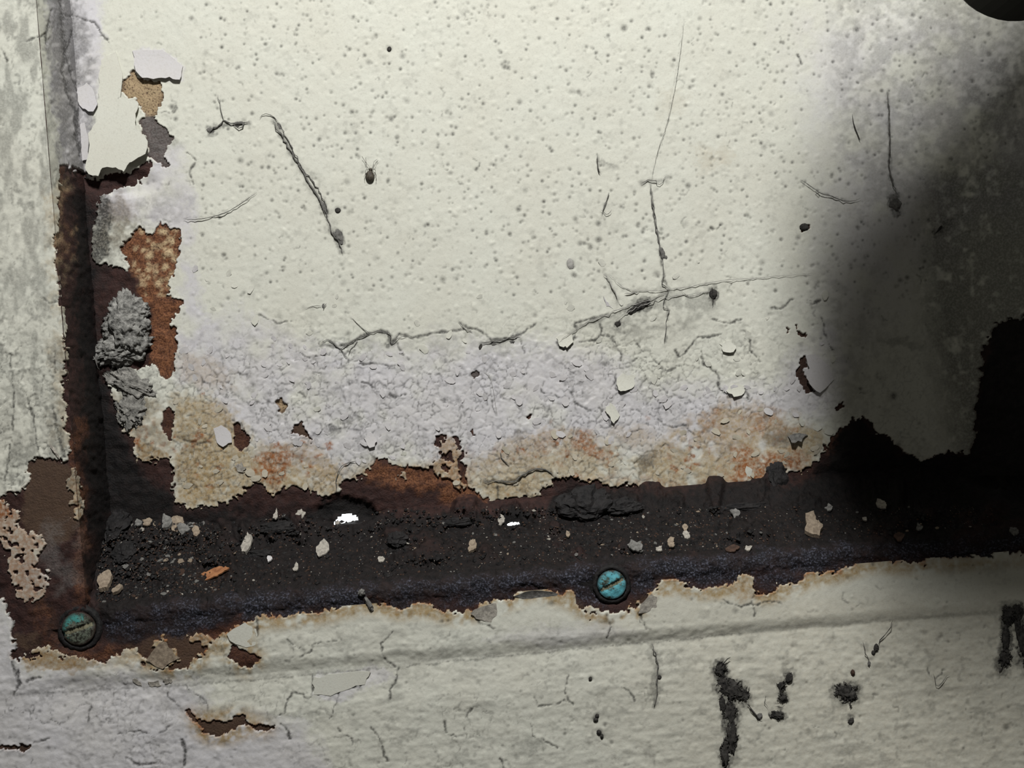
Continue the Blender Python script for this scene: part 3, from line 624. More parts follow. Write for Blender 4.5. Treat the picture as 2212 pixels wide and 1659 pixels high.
def surface(name, fn, a0, a1, b0, b1, step, label, holes=False, coat_on=True, flip=False, sub=2, keepfn=None):
    """fn(a,b) -> (u,v,w),(nu,nv,nw); steel sheet plus its paint coat as a child"""
    def build(st):
        na = int((a1-a0)/st)+1; nb = int((b1-b0)/st)+1
        A, B = np.meshgrid(np.linspace(a0, a1, na), np.linspace(b0, b1, nb))
        (u, v, w), N = fn(A, B); px, py = proj(u, v, w)
        return A, B, u, v, w, N, px, py
    def quadmin(K): return np.minimum(np.minimum(K[:-1, :-1], K[:-1, 1:]), np.minimum(K[1:, 1:], K[1:, :-1]))
    def quadmax(K): return np.maximum(np.maximum(K[:-1, :-1], K[:-1, 1:]), np.maximum(K[1:, 1:], K[1:, :-1]))
    A, B, u, v, w, N, px, py = build(step*sub)
    c = samp(coat, px, py); h = .001*samp(srel, px, py) - .0002*c
    h = h + extra(name, A, B, px, py)*.001
    P = world(u+N[0]*h, v+N[1]*h, w+N[2]*h)
    if flip: P = P[:, ::-1]; 
    keep = np.ones((P.shape[0]-1, P.shape[1]-1), bool)
    qx, qy = proj(u+N[0]*h, v+N[1]*h, w+N[2]*h)
    hm = in_holes(qx, qy) if holes else np.zeros(px.shape, bool)
    at = {'steel_a': np.stack([samp(sor, px, py), samp(sbk, px, py), samp(sbl, px, py), samp(spr, px, py)], -1),
          'steel_b': np.stack([samp(scr, px, py), samp(sgr, px, py), 0*px, 0*px], -1)}
    if flip: at = {k: x[:, ::-1] for k, x in at.items()}; hm = hm[:, ::-1]
    hq = hm.astype(np.float32); keep &= ~((hq[:-1, :-1]+hq[:-1, 1:]+hq[1:, 1:]+hq[1:, :-1]) > 1.5)
    root = grid_mesh(name, P, keep, at, STEEL)
    tag(root, label, name.split('_')[0] if name.startswith(('wall', 'trim')) else name, kind='structure')
    if coat_on:
        A, B, u, v, w, N, px, py = build(step)
        c = samp(coat, px, py)
        h = np.where(c > .5, .00038 + .001*samp(hgt, px, py), -.0007) + extra(name, A, B, px, py)*.001
        P = world(u+N[0]*h, v+N[1]*h, w+N[2]*h)
        eg = c < .5
        at = {'wear_shade': np.stack([samp(lav, px, py), samp(och, px, py), np.where(eg, .9, samp(org, px, py)), np.where(eg, .65, samp(gri_shade, px, py))], -1)}
        if flip: P = P[:, ::-1]; at = {k: x[:, ::-1] for k, x in at.items()}; c = c[:, ::-1]
        keep = quadmax(c) > .5
        if keep.any():
            pc = grid_mesh('paint_coat', P, keep, at, PAINT, root)
            pc['label'] = 'cracked cream paint with pale lilac undercoat'
    return root

# ------------------------------------------------------------------ geometry of the recess
VB = -0.0372; LD = 0.0295; RN = 0.0045; UL = -0.1240; UC = 0.119
# ledge + rolled nose profile in (v, w)
prof = []; pv, pw, ang = VB, 0.0, 0.0
dirv = np.array([-math.sin(LEAN), math.cos(LEAN)])
npts = 0; s = -0.004
ds = .00015
pts_prof = []
pv, pw = VB+.5*.004, -.866*.004
total = .004+LD
turn = math.radians(60)
sl_len = RN*turn
tang = math.atan2(math.cos(LEAN), -math.sin(LEAN))      # direction angle in (v,w)
S_ = np.arange(0, total+sl_len+.0052, ds)
pvv, pww, nv_, nw_ = [], [], [], []
for s in S_:
    if s > total and s < total+sl_len: tang += ds/RN
    pvv.append(pv); pww.append(pw)
    nv_.append(math.sin(tang)); nw_.append(-math.cos(tang))
    pv += math.cos(tang)*ds; pw += math.sin(tang)*ds
pvv, pww, nv_, nw_ = map(np.array, (pvv, pww, nv_, nw_))
_e = int((total+sl_len+.0021)/ds); WF = float(pww[_e]); VTOP = float(pvv[_e])
VR = -0.0752      # moulding crease on the lower rail

def extra(name, A, B, px, py):
    """shape of each sheet beyond its plane, in mm along the normal"""
    if name == 'wall_front':
        vv = B
        wob = .0007*(samp(N_L, px, py)-.5) + .0005*(samp(N_M, px, py)-.5)
        t = vv - (VR+wob)
        fade = sstep(40, 160, px)*(1-.75*sstep(1750, 2200, px))
        e = np.where(t > 0, -1.05*(1-sstep(-.0004, .0042, t)), -1.02*(1-np.clip(-t/.011, 0, 1)**.8))
        dz = np.zeros(px.shape)
        for (sx, sy, sr) in ((172, 1358, 52), (1322, 1262, 52)):
            dz -= 1.3*(1-sstep(.6, 1.25, np.hypot(px-sx, py-sy)/sr))
        return e*fade + dz + .5*(samp(N_L, px, py)-.5)
    if name == 'trim_1':
        q = B
        fil = 2.4*(1-sstep(0, .010, q-.004)) + 2.6*(1-sstep(-.115, -.098, A))*(1-sstep(.016, .03, q))
        lump = 1.9*sstep(.50, .75, samp(N_M, px, py))*(1-sstep(.026, .032, q))
        dz = np.zeros(px.shape)
        for (sx, sy, sr) in ((172, 1358, 60), (1322, 1262, 56)):
            dz -= 1.2*(1-sstep(.6, 1.2, np.hypot(px-sx, py-sy)/sr))
        hole = np.zeros(px.shape)
        hole -= 2.6*(1-sstep(.5, 1.3, np.hypot((px-748)/62, (py-1112)/26)))
        hole -= 1.8*(1-sstep(.5, 1.3, np.hypot((px-1110)/40, (py-1128)/16)))
        return (fil + lump + dz + hole) - .35*sstep(total+sl_len, total+sl_len+.003, q)
    if name == 'wall_back':
        e = -.8*sstep(.10, .125, A)*0
        e = e - 1.2*(1-sstep(.6, 1.3, np.hypot((px-255)/80, (py-395)/30)))
        e = e + 1.5*(1-sstep(.2, 1.1, np.hypot((px-1860)/75, (py-985)/85)))
        return e
    return np.zeros(px.shape)

STEP = .00030
def f_back(a, b): return (a, b, np.zeros(a.shape)), (0*a, 0*a, 0*a+1)
R_C = .016; AMAX = math.radians(46)
def f_right(a, b):
    t = a-UC; th = np.clip(t/R_C, 0, AMAX); rest = np.maximum(t-R_C*AMAX, 0)
    u = UC + R_C*np.sin(th) + rest*math.cos(AMAX); w = R_C*(1-np.cos(th)) + rest*math.sin(AMAX)
    return (u, b, w), (-np.sin(th), 0*a, np.cos(th))
def f_left(a, b): return (np.full(a.shape, UL), b, a), (0*a+1, 0*a, 0*a)
def f_front(a, b): return (a, b, np.full(a.shape, WF)), (0*a, 0*a, 0*a+1)
def f_ledge(a, b):
    k = np.clip(b/ds, 0, len(S_)-1.001); i = k.astype(int); t = k-i
    L_ = lambda X: X[i]*(1-t)+X[i+1]*t
    return (a, L_(pvv), L_(pww)), (0*a, L_(nv_), L_(nw_))
VT = .1375
wall_back = surface('wall_back', f_back, UL-.001, UC, VB-.001, VT, STEP, 'recessed back panel of rusted steel under flaking cream paint', holes=True)
wall_right = surface('wall_right', f_right, UC, UC+.062, VB-.001, VT, STEP, 'shadowed right side of the recess curving towards the viewer', sub=2)
wall_left = surface('wall_left', f_front, -.165, UL+.0004, VTOP, VT, STEP, 'narrow left frame upright in mottled cream paint beside the rusted corner')
wall_front = surface('wall_front', f_front, -.165, .170, -.122, VTOP, STEP, 'lower frame rail in cracked cream paint with a moulded crease')
ledge = surface('trim_1', f_ledge, UL-.0005, .175, 0, float(S_[-1]), STEP*.9, 'black rusted ledge strewn with paint crumbs between panel and lower rail', holes=True, coat_on=False, sub=1)
# side face of the left upright inside the recess
A_ret = surface('trim_2', f_left, 0.0, WF, VTOP, VT, STEP, 'dark side face of the left frame upright inside the recess', flip=False)

# ------------------------------------------------------------------ placing things on the sheets
def on_panel(px, py, h=0.0):
    u, v = unproj(px, py, h); return np.array([float(u), float(v), h])
def on_front(px, py, h=0.0):
    u, v = unproj(px, py, WF+h); return np.array([float(u), float(v), WF+h])
def on_ledge(px, py, h=0.0):
    lo, hi = 0.004, float(S_[-1])
    for _ in range(40):
        m = (lo+hi)/2; i = min(int(m/ds), len(S_)-1)
        w = pww[i]+nw_[i]*h; vv = pvv[i]+nv_[i]*h
        X = (px-CX)*(D-w)/F; uu = (X + vv*SR)/CR
        y = proj(uu, vv, w)[1]
        if y < py: lo = m
        else: hi = m
    return np.array([uu, vv, w]), m
def ledge_height(px, py):
    p, q = on_ledge(px, py, 0)
    a = np.array([[p[0]]]); b = np.array([[q]]); X = np.array([[px]]); Y = np.array([[py]])
    return .001*float(samp(srel, X, Y)[0, 0] + extra('trim_1', a, b, X, Y)[0, 0])
FR_PANEL = (U, V, W)
FR_LEDGE = (U, np.array([0, 1.0, 0]), np.array([0, 0, 1.0]))

def sheet(name, outline, frame, origin, hfun, thick, material, parent=None, ragseed=0, centre=None):
    """thin irregular flake: outline in metres in the frame's plane, hfun(x,y)->height"""
    pts = np.array(outline, float); c = pts.mean(0) if centre is None else np.array(centre)
    n = len(pts); rings = [pts, c+(pts-c)*.66, c+(pts-c)*.33]
    vs = []
    for R in rings:
        for x, y in R: vs.append((x, y, hfun(x, y)))
    vs.append((c[0], c[1], hfun(c[0], c[1])))
    m = len(vs)
    for x, y in pts: vs.append((x, y, hfun(x, y)-thick))
    vs.append((c[0], c[1], hfun(c[0], c[1])-thick))
    ex, ey, ez = frame
    vw = [origin + x*ex + y*ey + z*ez for x, y, z in vs]
    F_ = []
    for r in range(2):
        for i in range(n):
            j = (i+1) % n; F_.append((r*n+i, r*n+j, (r+1)*n+j, (r+1)*n+i))
    for i in range(n):
        j = (i+1) % n; F_.append((2*n+i, 2*n+j, m-1)); F_.append((m+j, m+i, m+n)); F_.append((m+i, m+j, j, i))
    flat = [k for f in F_ for k in f]
    ox = vw[m-1] if parent is None else np.zeros(3)
    o = link_mesh(name, np.array(vw)-ox, flat, np.array([len(f) for f in F_]), material, None, smooth=False)
    if parent is None: o.location = Vector(ox)
    else: o.parent = parent
    return o
def ragged(pts, rnd, amp, sub=3):
    out = []
    n = len(pts)
    for i in range(n):
        a = pts[i]; b = pts[(i+1) % n]
        for k in range(sub):
            t = k/sub; out.append((a[0]+(b[0]-a[0])*t+rnd.uniform(-amp, amp), a[1]+(b[1]-a[1])*t+rnd.uniform(-amp, amp)))
    return out
def blob_outline(rnd, rx, ry, n=9, j=.28, ang=0):
    ca, sa = math.cos(ang), math.sin(ang); o = []
    for i in range(n):
        t = 2*math.pi*(i+rnd.uniform(-.25, .25))/n; r = 1+rnd.uniform(-j, j)
        x, y = rx*r*math.cos(t), ry*r*math.sin(t); o.append((x*ca-y*sa, x*sa+y*ca))
    return o
PXM = D/F     # metres per pixel on the back panel

# --- large traced flakes on the back panel
def traced_flake(pts, lift_dir, lift, base, material, seed, where='panel', curl=0.0, sub=3, amp=2.0):
    rnd = random.Random(seed)
    pts = ragged(pts, rnd, amp, sub)
    if where == 'panel': P = [on_panel(x, y) for x, y in pts]; o0 = O.copy(); par = wall_back
    else: P = [on_front(x, y) for x, y in pts]; o0 = O + W*WF; par = wall_front
    Q = np.array([(p[0], p[1]) for p in P])
    if Q.shape[0] > 2:
        area_ = np.sum(Q[:, 0]*np.roll(Q[:, 1], -1)-np.roll(Q[:, 0], -1)*Q[:, 1])
        if area_ < 0: Q = Q[::-1]
    d = np.array(lift_dir, float); d /= np.linalg.norm(d)
    k = Q@d; k0, k1 = k.min(), k.max()
    def hf(x, y):
        t = (x*d[0]+y*d[1]-k0)/(k1-k0+1e-9); t = min(max(t, 0), 1)
        return base + lift*(t**(1.6)) + curl*math.sin(t*math.pi)
    return sheet('paint_flake', [tuple(q) for q in Q], FR_PANEL, o0, hf, .00030, material, par)
traced_flake([(216,165),(222,130),(250,112),(263,150),(268,172),(258,200),(262,214),(276,216),(300,220),(303,228),(296,250),(298,280),(312,292),(324,310),(321,338),(305,345),(285,355),(274,374),(258,366),(228,366),(219,384),(200,381),(190,366),(199,330),(196,292),(212,268),(216,215)], (.35, -1), .0024, .0007, M_CREAM, 3, curl=.0004)
traced_flake([(288,112),(350,108),(398,146),(390,176),(368,170),(345,173),(310,171),(296,156)], (-.2, -1), .0012, .0006, M_LILAC, 4)
traced_flake([(168,190),(190,180),(205,200),(215,225),(205,245),(180,235),(165,210)], (.6, -1), .0010, .0007, M_LILAC, 5)
traced_flake([(165,275),(185,265),(195,300),(195,345),(178,350),(166,320)], (1, -.3), .0012, .0007, M_LILAC, 6)
traced_flake([(1738,770),(1760,765),(1790,790),(1800,820),(1770,850),(1745,830),(1738,812),(1745,795)], (-1, -.2), .0016, .0006, M_LILAC, 7)
traced_flake([(1702,940),(1724,936),(1745,938),(1728,952),(1708,955)], (0, -1), .0018, .0006, M_GREY, 8)
traced_flake([(1303,640),(1312,655),(1324,668),(1310,660)], (0, 1), .0005, .0005, M_LILAC, 9)
traced_flake([(510,1005),(522,998),(532,1010),(525,1020),(512,1016)], (1, 0), .0008, .0006, M_WHITE, 10)
traced_flake([(462,925),(480,918),(498,930),(502,955),(485,966),(470,955)], (.4, -1), .0006, .0006, M_LILAC, 11)
traced_flake([(1202,730),(1215,722),(1236,722),(1240,738),(1226,750),(1210,748)], (.2, -1), .0009, .0006, M_CREAM, 12)
traced_flake([(788,945),(800,935),(815,948),(812,962),(798,966)], (.2, -1), .0008, .0006, M_LILAC, 13)
traced_flake([(1555,742),(1575,735),(1590,748),(1582,762),(1562,760)], (.2, -1), .0008, .0006, M_CREAM, 14)
traced_flake([(1330,820),(1345,806),(1372,812),(1368,836),(1350,846),(1334,842)], (-.3, -1), .0010, .0005, M_CREAM, 15)
traced_flake([(1318,870),(1330,878),(1338,898),(1324,914),(1314,895),(1306,885)], (-.5, -.5), .0010, .0005, M_CREAM, 16)
traced_flake([(1580,826),(1610,834),(1606,850),(1585,856),(1566,846)], (-.2, -1), .0010, .0005, M_CREAM, 17)
traced_flake([(210,1018),(220,1010),(222,1030)], (0, -1), .0006, .0006, M_GREY, 18)
# flakes on the lower rail
traced_flake([(1040,1308),(1070,1300),(1076,1320),(1060,1345),(1030,1335),(1018,1322)], (-.6, 1), .0008, .0005, M_WHITE, 20, 'front')
traced_flake([(1384,1304),(1405,1282),(1418,1290),(1418,1312),(1400,1322),(1380,1322)], (-.5, .4), .0008, .0005, M_WHITE, 21, 'front')
traced_flake([(676,1464),(730,1456),(800,1448),(786,1478),(740,1490),(716,1500),(680,1498)], (-.1, -1), .0001, .0002, M_CREAM, 22, 'front', amp=3)
traced_flake([(490,1366),(530,1345),(556,1360),(556,1392),(530,1398),(500,1385)], (-1, .5), .0006, .0005, M_CREAM, 23, 'front')
traced_flake([(315,1425),(345,1390),(352,1382),(372,1402),(388,1422),(350,1442)], (0, 1), .0005, .0005, M_TAN, 24, 'front', amp=3)
traced_flake([(286,1466),(300,1470),(306,1482),(292,1480)], (0, 1), .0004, -.0005, M_WHITE, 25, 'front')
traced_flake([(318,1474),(340,1472),(345,1482),(325,1486)], (0, 1), .0004, -.0005, M_WHITE, 26, 'front')
traced_flake([(350,1468),(368,1466),(370,1476),(354,1478)], (0, 1), .0004, -.0005, M_WHITE, 27, 'front')
traced_flake([(1250,1262),(1276,1256),(1300,1268),(1290,1285)], (0, 1), .0003, -.0006, M_BLACK, 28, 'front')
traced_flake([(1110,1288),(1148,1272),(1190,1278),(1212,1284),(1180,1290),(1130,1292)], (0, 1), .0010, .0005, M_GREY, 29, 'front')

# --- many small lifted plates in the crazed lower part of the panel
fr = random.Random(99); nfl = 0; shapes = []
for k in range(14):
    shapes.append(blob_outline(fr, 1, .8, 8, .25))
flake_protos = {}
def flake_proto(k, material):
    key = (k, material.name)
    if key in flake_protos: return flake_protos[key]
    sh = shapes[k]; d = fr.uniform(0, 6.28); lx, ly = math.cos(d), math.sin(d)
    pts = np.array(sh); n = len(pts)
    def hf(x, y): return .10 + .22*max(0, (x*lx+y*ly)+.3)
    vs = [(x, y, hf(x, y)) for x, y in sh] + [(0, 0, hf(0, 0)+.05)] + [(x*.97, y*.97, hf(x, y)-.20) for x, y in sh]
    F_ = []
    for i in range(n):
        j = (i+1) % n; F_ += [(i, j, n), (n+1+i, n+1+j, j, i)]
    me_o = link_mesh('paint_flake', np.array(vs), [q for f in F_ for q in f], np.array([len(f) for f in F_]), material, None, smooth=False)
    me = me_o.data; bpy.data.objects.remove(me_o); flake_protos[key] = me; return me
placed = 0; tries = 0
Rp = Matrix((Vector(U), Vector(V), Vector(W))).transposed()
while placed < 230 and tries < 6000:
    tries += 1
    x = fr.uniform(380, 1800); y = fr.uniform(560, 1080)
    if fr.random() > (.15 if y < 720 else .9): continue
    X = np.array([[x]]); Y = np.array([[y]])
    if samp(coat, X, Y)[0, 0] < .99 or samp(blur_c := near2, X, Y)[0, 0] > .05: continue
    lv = samp(lav, X, Y)[0, 0]; oc = samp(och, X, Y)[0, 0]
    mt = M_OCHRE if oc > .45 else (M_LILAC if lv > .35 else M_CREAM)
    me = flake_proto(fr.randrange(14), mt)
    o = bpy.data.objects.new('paint_flake', me); col.objects.link(o); o.parent = wall_back
    p = on_panel(x, y, .00038 + .001*float(samp(hgt, X, Y)[0, 0]))
    r = fr.uniform(4.5, 11)*PXM
    o.matrix_world = Matrix.Translation(Vector(world(*p))) @ (Rp @ Matrix.Rotation(fr.uniform(0, 6.28), 3, 'Z') @ Matrix.Diagonal((r, r*fr.uniform(.7, 1), r*.8))).to_4x4()
    placed += 1

# ------------------------------------------------------------------ screws
def screw(px, py, rpx, slot_ang, material, label):
    c = on_front(px, py, -.0006); r = rpx*(D-WF)/F
    root = bpy.data.objects.new('slotted_screw', None); col.objects.link(root)
    root.matrix_world = Matrix.Translation(Vector(world(*c))) @ Rp.to_4x4()
    root.empty_display_size = .003
    tag(root, label, 'screw', 'slotted screws of the lower rail')
    n, m = 40, 14; vs = []; F_ = []
    ca, sa = math.cos(slot_ang), math.sin(slot_ang)
    rad = [r*(k/m)**.8 for k in range(1, m+1)] + [r*1.0, r*.98]
    hs = [None]*m + [.0, -.0016]
    for k, R in enumerate(rad):
        for i in range(n):
            t = 2*math.pi*i/n; x, y = R*math.cos(t), R*math.sin(t)
            if k < m:
                q = R/r; z = .0006+.0011*math.sqrt(max(0, 1-(q*.93)**2))
                d = abs(-x*sa+y*ca)
                if d < r*.15: z -= .0008
                z += .00012*math.sin(7*x/r+3)*math.cos(9*y/r)
            else: z = hs[k]
            vs.append((x, y, z))
    vs.append((0, 0, .0006+.0011-.0009))
    for k in range(len(rad)-1):
        for i in range(n):
            j = (i+1) % n; F_.append((k*n+i, (k+1)*n+i, (k+1)*n+j, k*n+j))
    for i in range(n): F_.append((len(vs)-1, i, (i+1) % n))
    hd = link_mesh('screw_head', np.array(vs), [q for f in F_ for q in f], np.array([len(f) for f in F_]), material, None, smooth=True)
    hd.parent = root; hd['label'] = 'verdigris-green domed head'
    # packed dirt in the slot
    L_ = r*.86; wv = r*.13; vs = []; F_ = []
    N_ = 10
    for i in range(N_+1):
        t = -L_+2*L_*i/N_; zz = .0006+.0011*math.sqrt(max(0, 1-(t/r*.93)**2))-.00055 + .0001*math.sin(i*2.1)
        for sgn in (-1, 1):
            x, y = t*ca-sgn*wv*sa, t*sa+sgn*wv*ca
            vs.append((x, y, zz)); vs.append((x, y, zz-.0004))
    for i in range(N_):
        a = i*4; b = a+4
        F_ += [(a, b, b+2, a+2), (a+1, a+3, b+3, b+1), (a, a+1, b+1, b), (a+2, b+2, b+3, a+3)]
    F_ += [(0, 2, 3, 1), (N_*4, N_*4+1, N_*4+3, N_*4+2)]
    st = link_mesh('slot', np.array(vs), [q for f in F_ for q in f], np.array([len(f) for f in F_]), M_SLOT, None, smooth=False)
    st.parent = root
    # rusty cup washer ring round the head
    vs = []; F_ = []; n = 40
    rs = random.Random(int(px))
    for (R, z) in ((1.02, .0002), (1.14, .0008), (1.32, .0005), (1.40, -.0009)):
        for i in range(n):
            t = 2*math.pi*i/n; k = 1+rs.uniform(-.035, .035)
            vs.append((r*R*k*math.cos(t), r*R*k*math.sin(t), z+rs.uniform(-.0001, .0001)))
    for k in range(3):
        for i in range(n):
            j = (i+1) % n; F_.append((k*n+i, (k+1)*n+i, (k+1)*n+j, k*n+j))
    ws = link_mesh('rust_collar', np.array(vs), [q for f in F_ for q in f], np.array([len(f) for f in F_]), M_BLACK, None, smooth=True)
    ws.parent = root
    return root
screw(172, 1357, 36, math.radians(14), M_VERD_A, 'dull green slotted screw at the lower left corner of the frame')
screw(1321, 1262, 31, math.radians(22), M_VERD_B, 'bright turquoise slotted screw midway along the lower rail')

# ------------------------------------------------------------------ chips and crumbs on the ledge
def chip(px, py, wpx, hpx, material, label, name='paint_chip', group=None, seed=0, thick=.0004, cat='paint chip', h=None):
    rnd = random.Random(seed*77+int(px)); hh = ledge_height(px, py) + .0004
    p, q = on_ledge(px, py, hh)
    sc = (D-p[2])/F
    out = ragged(blob_outline(rnd, wpx*.46*sc, hpx*.46*sc/.60, 9, .30), rnd, .055*wpx*sc, 3)
    t1, t2 = rnd.uniform(-.35, .35), rnd.uniform(.05, .45)
    k = .18
    hf = lambda x, y: t1*x + t2*y + k*(x*x+y*y)/(wpx*sc+1e-6) + thick
    o = sheet(name, out, FR_LEDGE, world(*p), hf, thick, material)
    return tag(o, label, cat, group)
chip(386,1118,36,28,M_TAN,'largest tan paint chip lying on the left end of the ledge',seed=1)
chip(425,1150,18,18,M_TAN,'small tan chip just below right of the largest tan chip',seed=2)
chip(533,1178,27,26,M_WHITE,'pale grey-white crumbly chip on the ledge left of the white triangular chip',seed=3,thick=.0009)
chip(697,1190,28,28,M_WHITE,'white triangular chip on the ledge below the bright rust hole',seed=4)
chip(731,1112,12,12,M_WHITE,'small beige chip at the left rim of the bright rust hole',seed=5)
chip(650,1092,28,14,M_WHITE,'flat beige chip on the ledge left of the dark rusted arch',seed=6)
chip(596,1112,11,18,M_WHITE,'narrow upright white sliver on the ledge under the ochre stained paint',seed=7)
chip(1080,1126,26,16,M_WHITE,'cream wedge-shaped chip beside the slit of daylight',seed=8)
chip(1757,1144,40,36,M_TAN,'large rounded tan shell-like chip on the shadowed right of the ledge',seed=9,thick=.0012)
chip(1905,1091,20,24,M_WHITE,'pinkish white chip alone in the dark right of the ledge',seed=10)
chip(1942,1162,22,16,M_BROWN,'dull brown chip near the ledge edge at far right',seed=11)
chip(1580,1188,32,16,M_BROWN,'reddish brown curled chip at the ledge edge right of the turquoise screw',seed=12)
chip(1617,1185,16,8,M_WHITE,'pair-like white sliver beside the reddish curled chip',seed=13)
chip(1868,1124,11,10,M_WHITE,'small white speck chip right of the tan shell-like chip',seed=14)
chip(1450,1174,18,18,M_TAN,'tan chip on the ledge above right of the turquoise screw',seed=15)
chip(1482,1158,16,12,M_WHITE,'small whitish chip up and right of the tan chip above the screw',seed=16)
chip(1480,1142,12,14,M_TAN,'tiny pink-tan chip in the cluster above right of the screw',seed=17)
chip(1227,1156,10,10,M_TAN,'tiny tan chip alone on the ledge left of the turquoise screw',seed=18)
chip(1424,1187,14,10,M_WHITE,'pale flat crumb touching the lower side of the chip cluster',seed=19)
chip(1020,1186,20,18,M_TAN,'ochre crumb cluster on the middle of the ledge',seed=20,thick=.0008)
chip(823,1211,16,12,M_WHITE,'white crumb near the ledge edge left of the middle',seed=21)
chip(583,1208,13,11,M_LILAC,'bluish white crumb below the grey-white chip on the left half of the ledge',seed=22)
chip(318,1100,20,16,M_TAN,'peach coloured crumb in the left corner of the ledge',seed=23)
chip(360,1097,24,22,M_GREY,'round grey crumb beside the largest tan chip',seed=24,thick=.0010)
chip(300,1112,20,14,M_GREY,'grey flat flake in the left corner of the ledge',seed=25)
chip(415,1128,26,10,M_GREY,'thin grey sliver right of the largest tan chip',seed=26)
chip(395,1145,26,18,M_GREY,'dark grey plate leaning under the largest tan chip',seed=27)
chip(228,1262,30,34,M_TAN,'ochre lump at the lower left end of the ledge above the dull screw',seed=28,thick=.0014)
chip(255,1276,24,14,M_TAN,'smaller ochre lump right of the ochre lump above the dull screw',seed=29,thick=.0010)
chip(465,1240,62,18,simple('orange_rust_flake',(.16,.055,.025),(.42,.20,.09),500),'long orange rust flake lying near the ledge edge at left','rust_flake',seed=30,cat='rust flake')
chip(1374,1182,34,20,M_GREY,'greyish ring of crumbs on the ledge directly above the turquoise screw',seed=31)
chip(1790,1100,16,12,M_GREY,'faint grey crumb above right of the tan shell-like chip',seed=32)
chip(1985,1140,16,12,M_GREY,'dim grey crumb at the far right of the ledge',seed=33)
chip(2190,1150,20,14,M_GREY,'dim grey chip at the right border of the picture on the ledge',seed=34)
chip(1588,1110,22,16,M_GREY,'grey dusty crumb on the ledge left of the tan shell-like chip',seed=35)
chip(640,1228,14,14,M_WHITE,'small pale chip on the ledge edge above the peeling splinter',seed=36)
# rust scales lifted off the ledge
SCALES = []
# countless-looking but still single crumbs: the larger ones
cr_ = random.Random(2024); crumb_meshes = []
for k in range(6):
    rnd = random.Random(k+50); o_ = blob_outline(rnd, 1, .75, 6, .3); vs = [(x, y, .28+rnd.uniform(-.1, .2)) for x, y in o_]+[(0, 0, .55)]+[(x*.9, y*.9, -.3) for x, y in o_]
    crumb_meshes.append(vs)
crumb_data = {}
def crumb_mesh(k, material):
    key = (k, material.name)
    if key not in crumb_data:
        vs = crumb_meshes[k]; n = 6; F_ = []
        for i in range(n):
            j = (i+1) % n; F_ += [(i, j, n), (n+1+i, n+1+j, j, i)]
        F_.append(tuple(reversed(range(n+1, 2*n+1))))
        o = link_mesh('paint_crumb', np.array(vs), [q for f in F_ for q in f], np.array([len(f) for f in F_]), material, None, False)
        crumb_data[key] = o.data; bpy.data.objects.remove(o)
    return crumb_data[key]
def crumb_spot():
    while True:
        x = cr_.uniform(210, 2150)
        dens = 1.0 if x < 480 else (.30 if x < 1600 else .12)
        if cr_.random() > dens: continue
        base = 1100-.02*(x-400); top = 1010 if x < 300 else base+cr_.uniform(0, 30)
        y = cr_.uniform(1095 if x > 330 else 1060, 1285-.085*(x-400))
        return x, y
cmats = [M_WHITE, M_GREY, M_GREY, M_TAN, M_GREY, M_BROWN]
placed = 0
while placed < 260:
    x, y = crumb_spot(); h0 = ledge_height(x, y); p, q = on_ledge(x, y, h0)
    if any(segdist(np.array([[x]], np.float32), np.array([[y]], np.float32), h, True)[0, 0] < 8 for h in HOLES): continue
    sz = cr_.choice([1.8, 2.2, 2.6, 3, 3.6, 4.5, 5.5]) * (1.25 if x < 450 else .8) * (D-p[2])/F
    o = bpy.data.objects.new('paint_crumb', crumb_mesh(cr_.randrange(6), cmats[cr_.randrange(6)])); col.objects.link(o)
    o.matrix_world = Matrix.Translation(Vector(world(*p))) @ Matrix.Rotation(cr_.uniform(0, 6.28), 4, 'Z') @ Matrix.Rotation(cr_.uniform(-.4, .6), 4, 'X') @ Matrix.Diagonal((sz, sz*1.2, sz*.8, 1))
    cn = {'pale_chip': 'pale', 'grey_chip': 'grey', 'tan_stained_chip': 'tan', 'rust_brown_chip': 'rust brown'}[o.data.materials[0].name]
    zone = 'heaped in the left corner of the ledge' if x < 330 else 'on the ledge left of the bright hole' if x < 700 else 'on the ledge between the bright hole and the daylight slit' if x < 1090 else 'on the ledge above the turquoise screw' if x < 1420 else 'on the ledge left of the tan shell-like chip' if x < 1740 else 'on the dark right end of the ledge'
    tag(o, 'tiny '+cn+' paint crumb '+zone, 'crumb', cn+' crumbs '+zone); placed += 1
# fine grit: nobody could count it
def grit(name, n, spot, frame, material, smin, smax, label):
    vs = []; F_ = []
    for i in range(n):
        c, fr_ = spot(); s = cr_.uniform(smin, smax); b = len(vs)
        ex, ey, ez = fr_
        for (x, y, z) in ((1, 0, 0), (-1, 0, 0), (0, 1, 0), (0, -1, 0), (0, 0, .8), (0, 0, -.6)):
            vs.append(c + s*(x*cr_.uniform(.5, 1.4)*ex + y*cr_.uniform(.5, 1.6)*ey + z*cr_.uniform(.5, 1.2)*ez))
        for f in ((0, 2, 4), (2, 1, 4), (1, 3, 4), (3, 0, 4), (2, 0, 5), (1, 2, 5), (3, 1, 5), (0, 3, 5)): F_.append(tuple(b+k for k in f))
    o = link_mesh(name, np.array(vs), [q for f in F_ for q in f], np.full(len(F_), 3), material, None, False)
    return tag(o, label, 'grit', kind='stuff')
def spot_l():
    x, y = crumb_spot(); p, q = on_ledge(x, y, ledge_height(x, y)); return world(*p), FR_LEDGE
grit('paint_grit', 1300, spot_l, None, M_WHITE, .00006, .00020, 'fine pale paint grit dusted over the black ledge')
grit('rust_grit', 3200, spot_l, None, M_BROWN, .00010, .00042, 'fine brown rust grit dusted over the black ledge')
grit('scale_grit', 2600, spot_l, None, M_BLACK, .0002, .0009, 'coarse black scale grit covering the ledge')

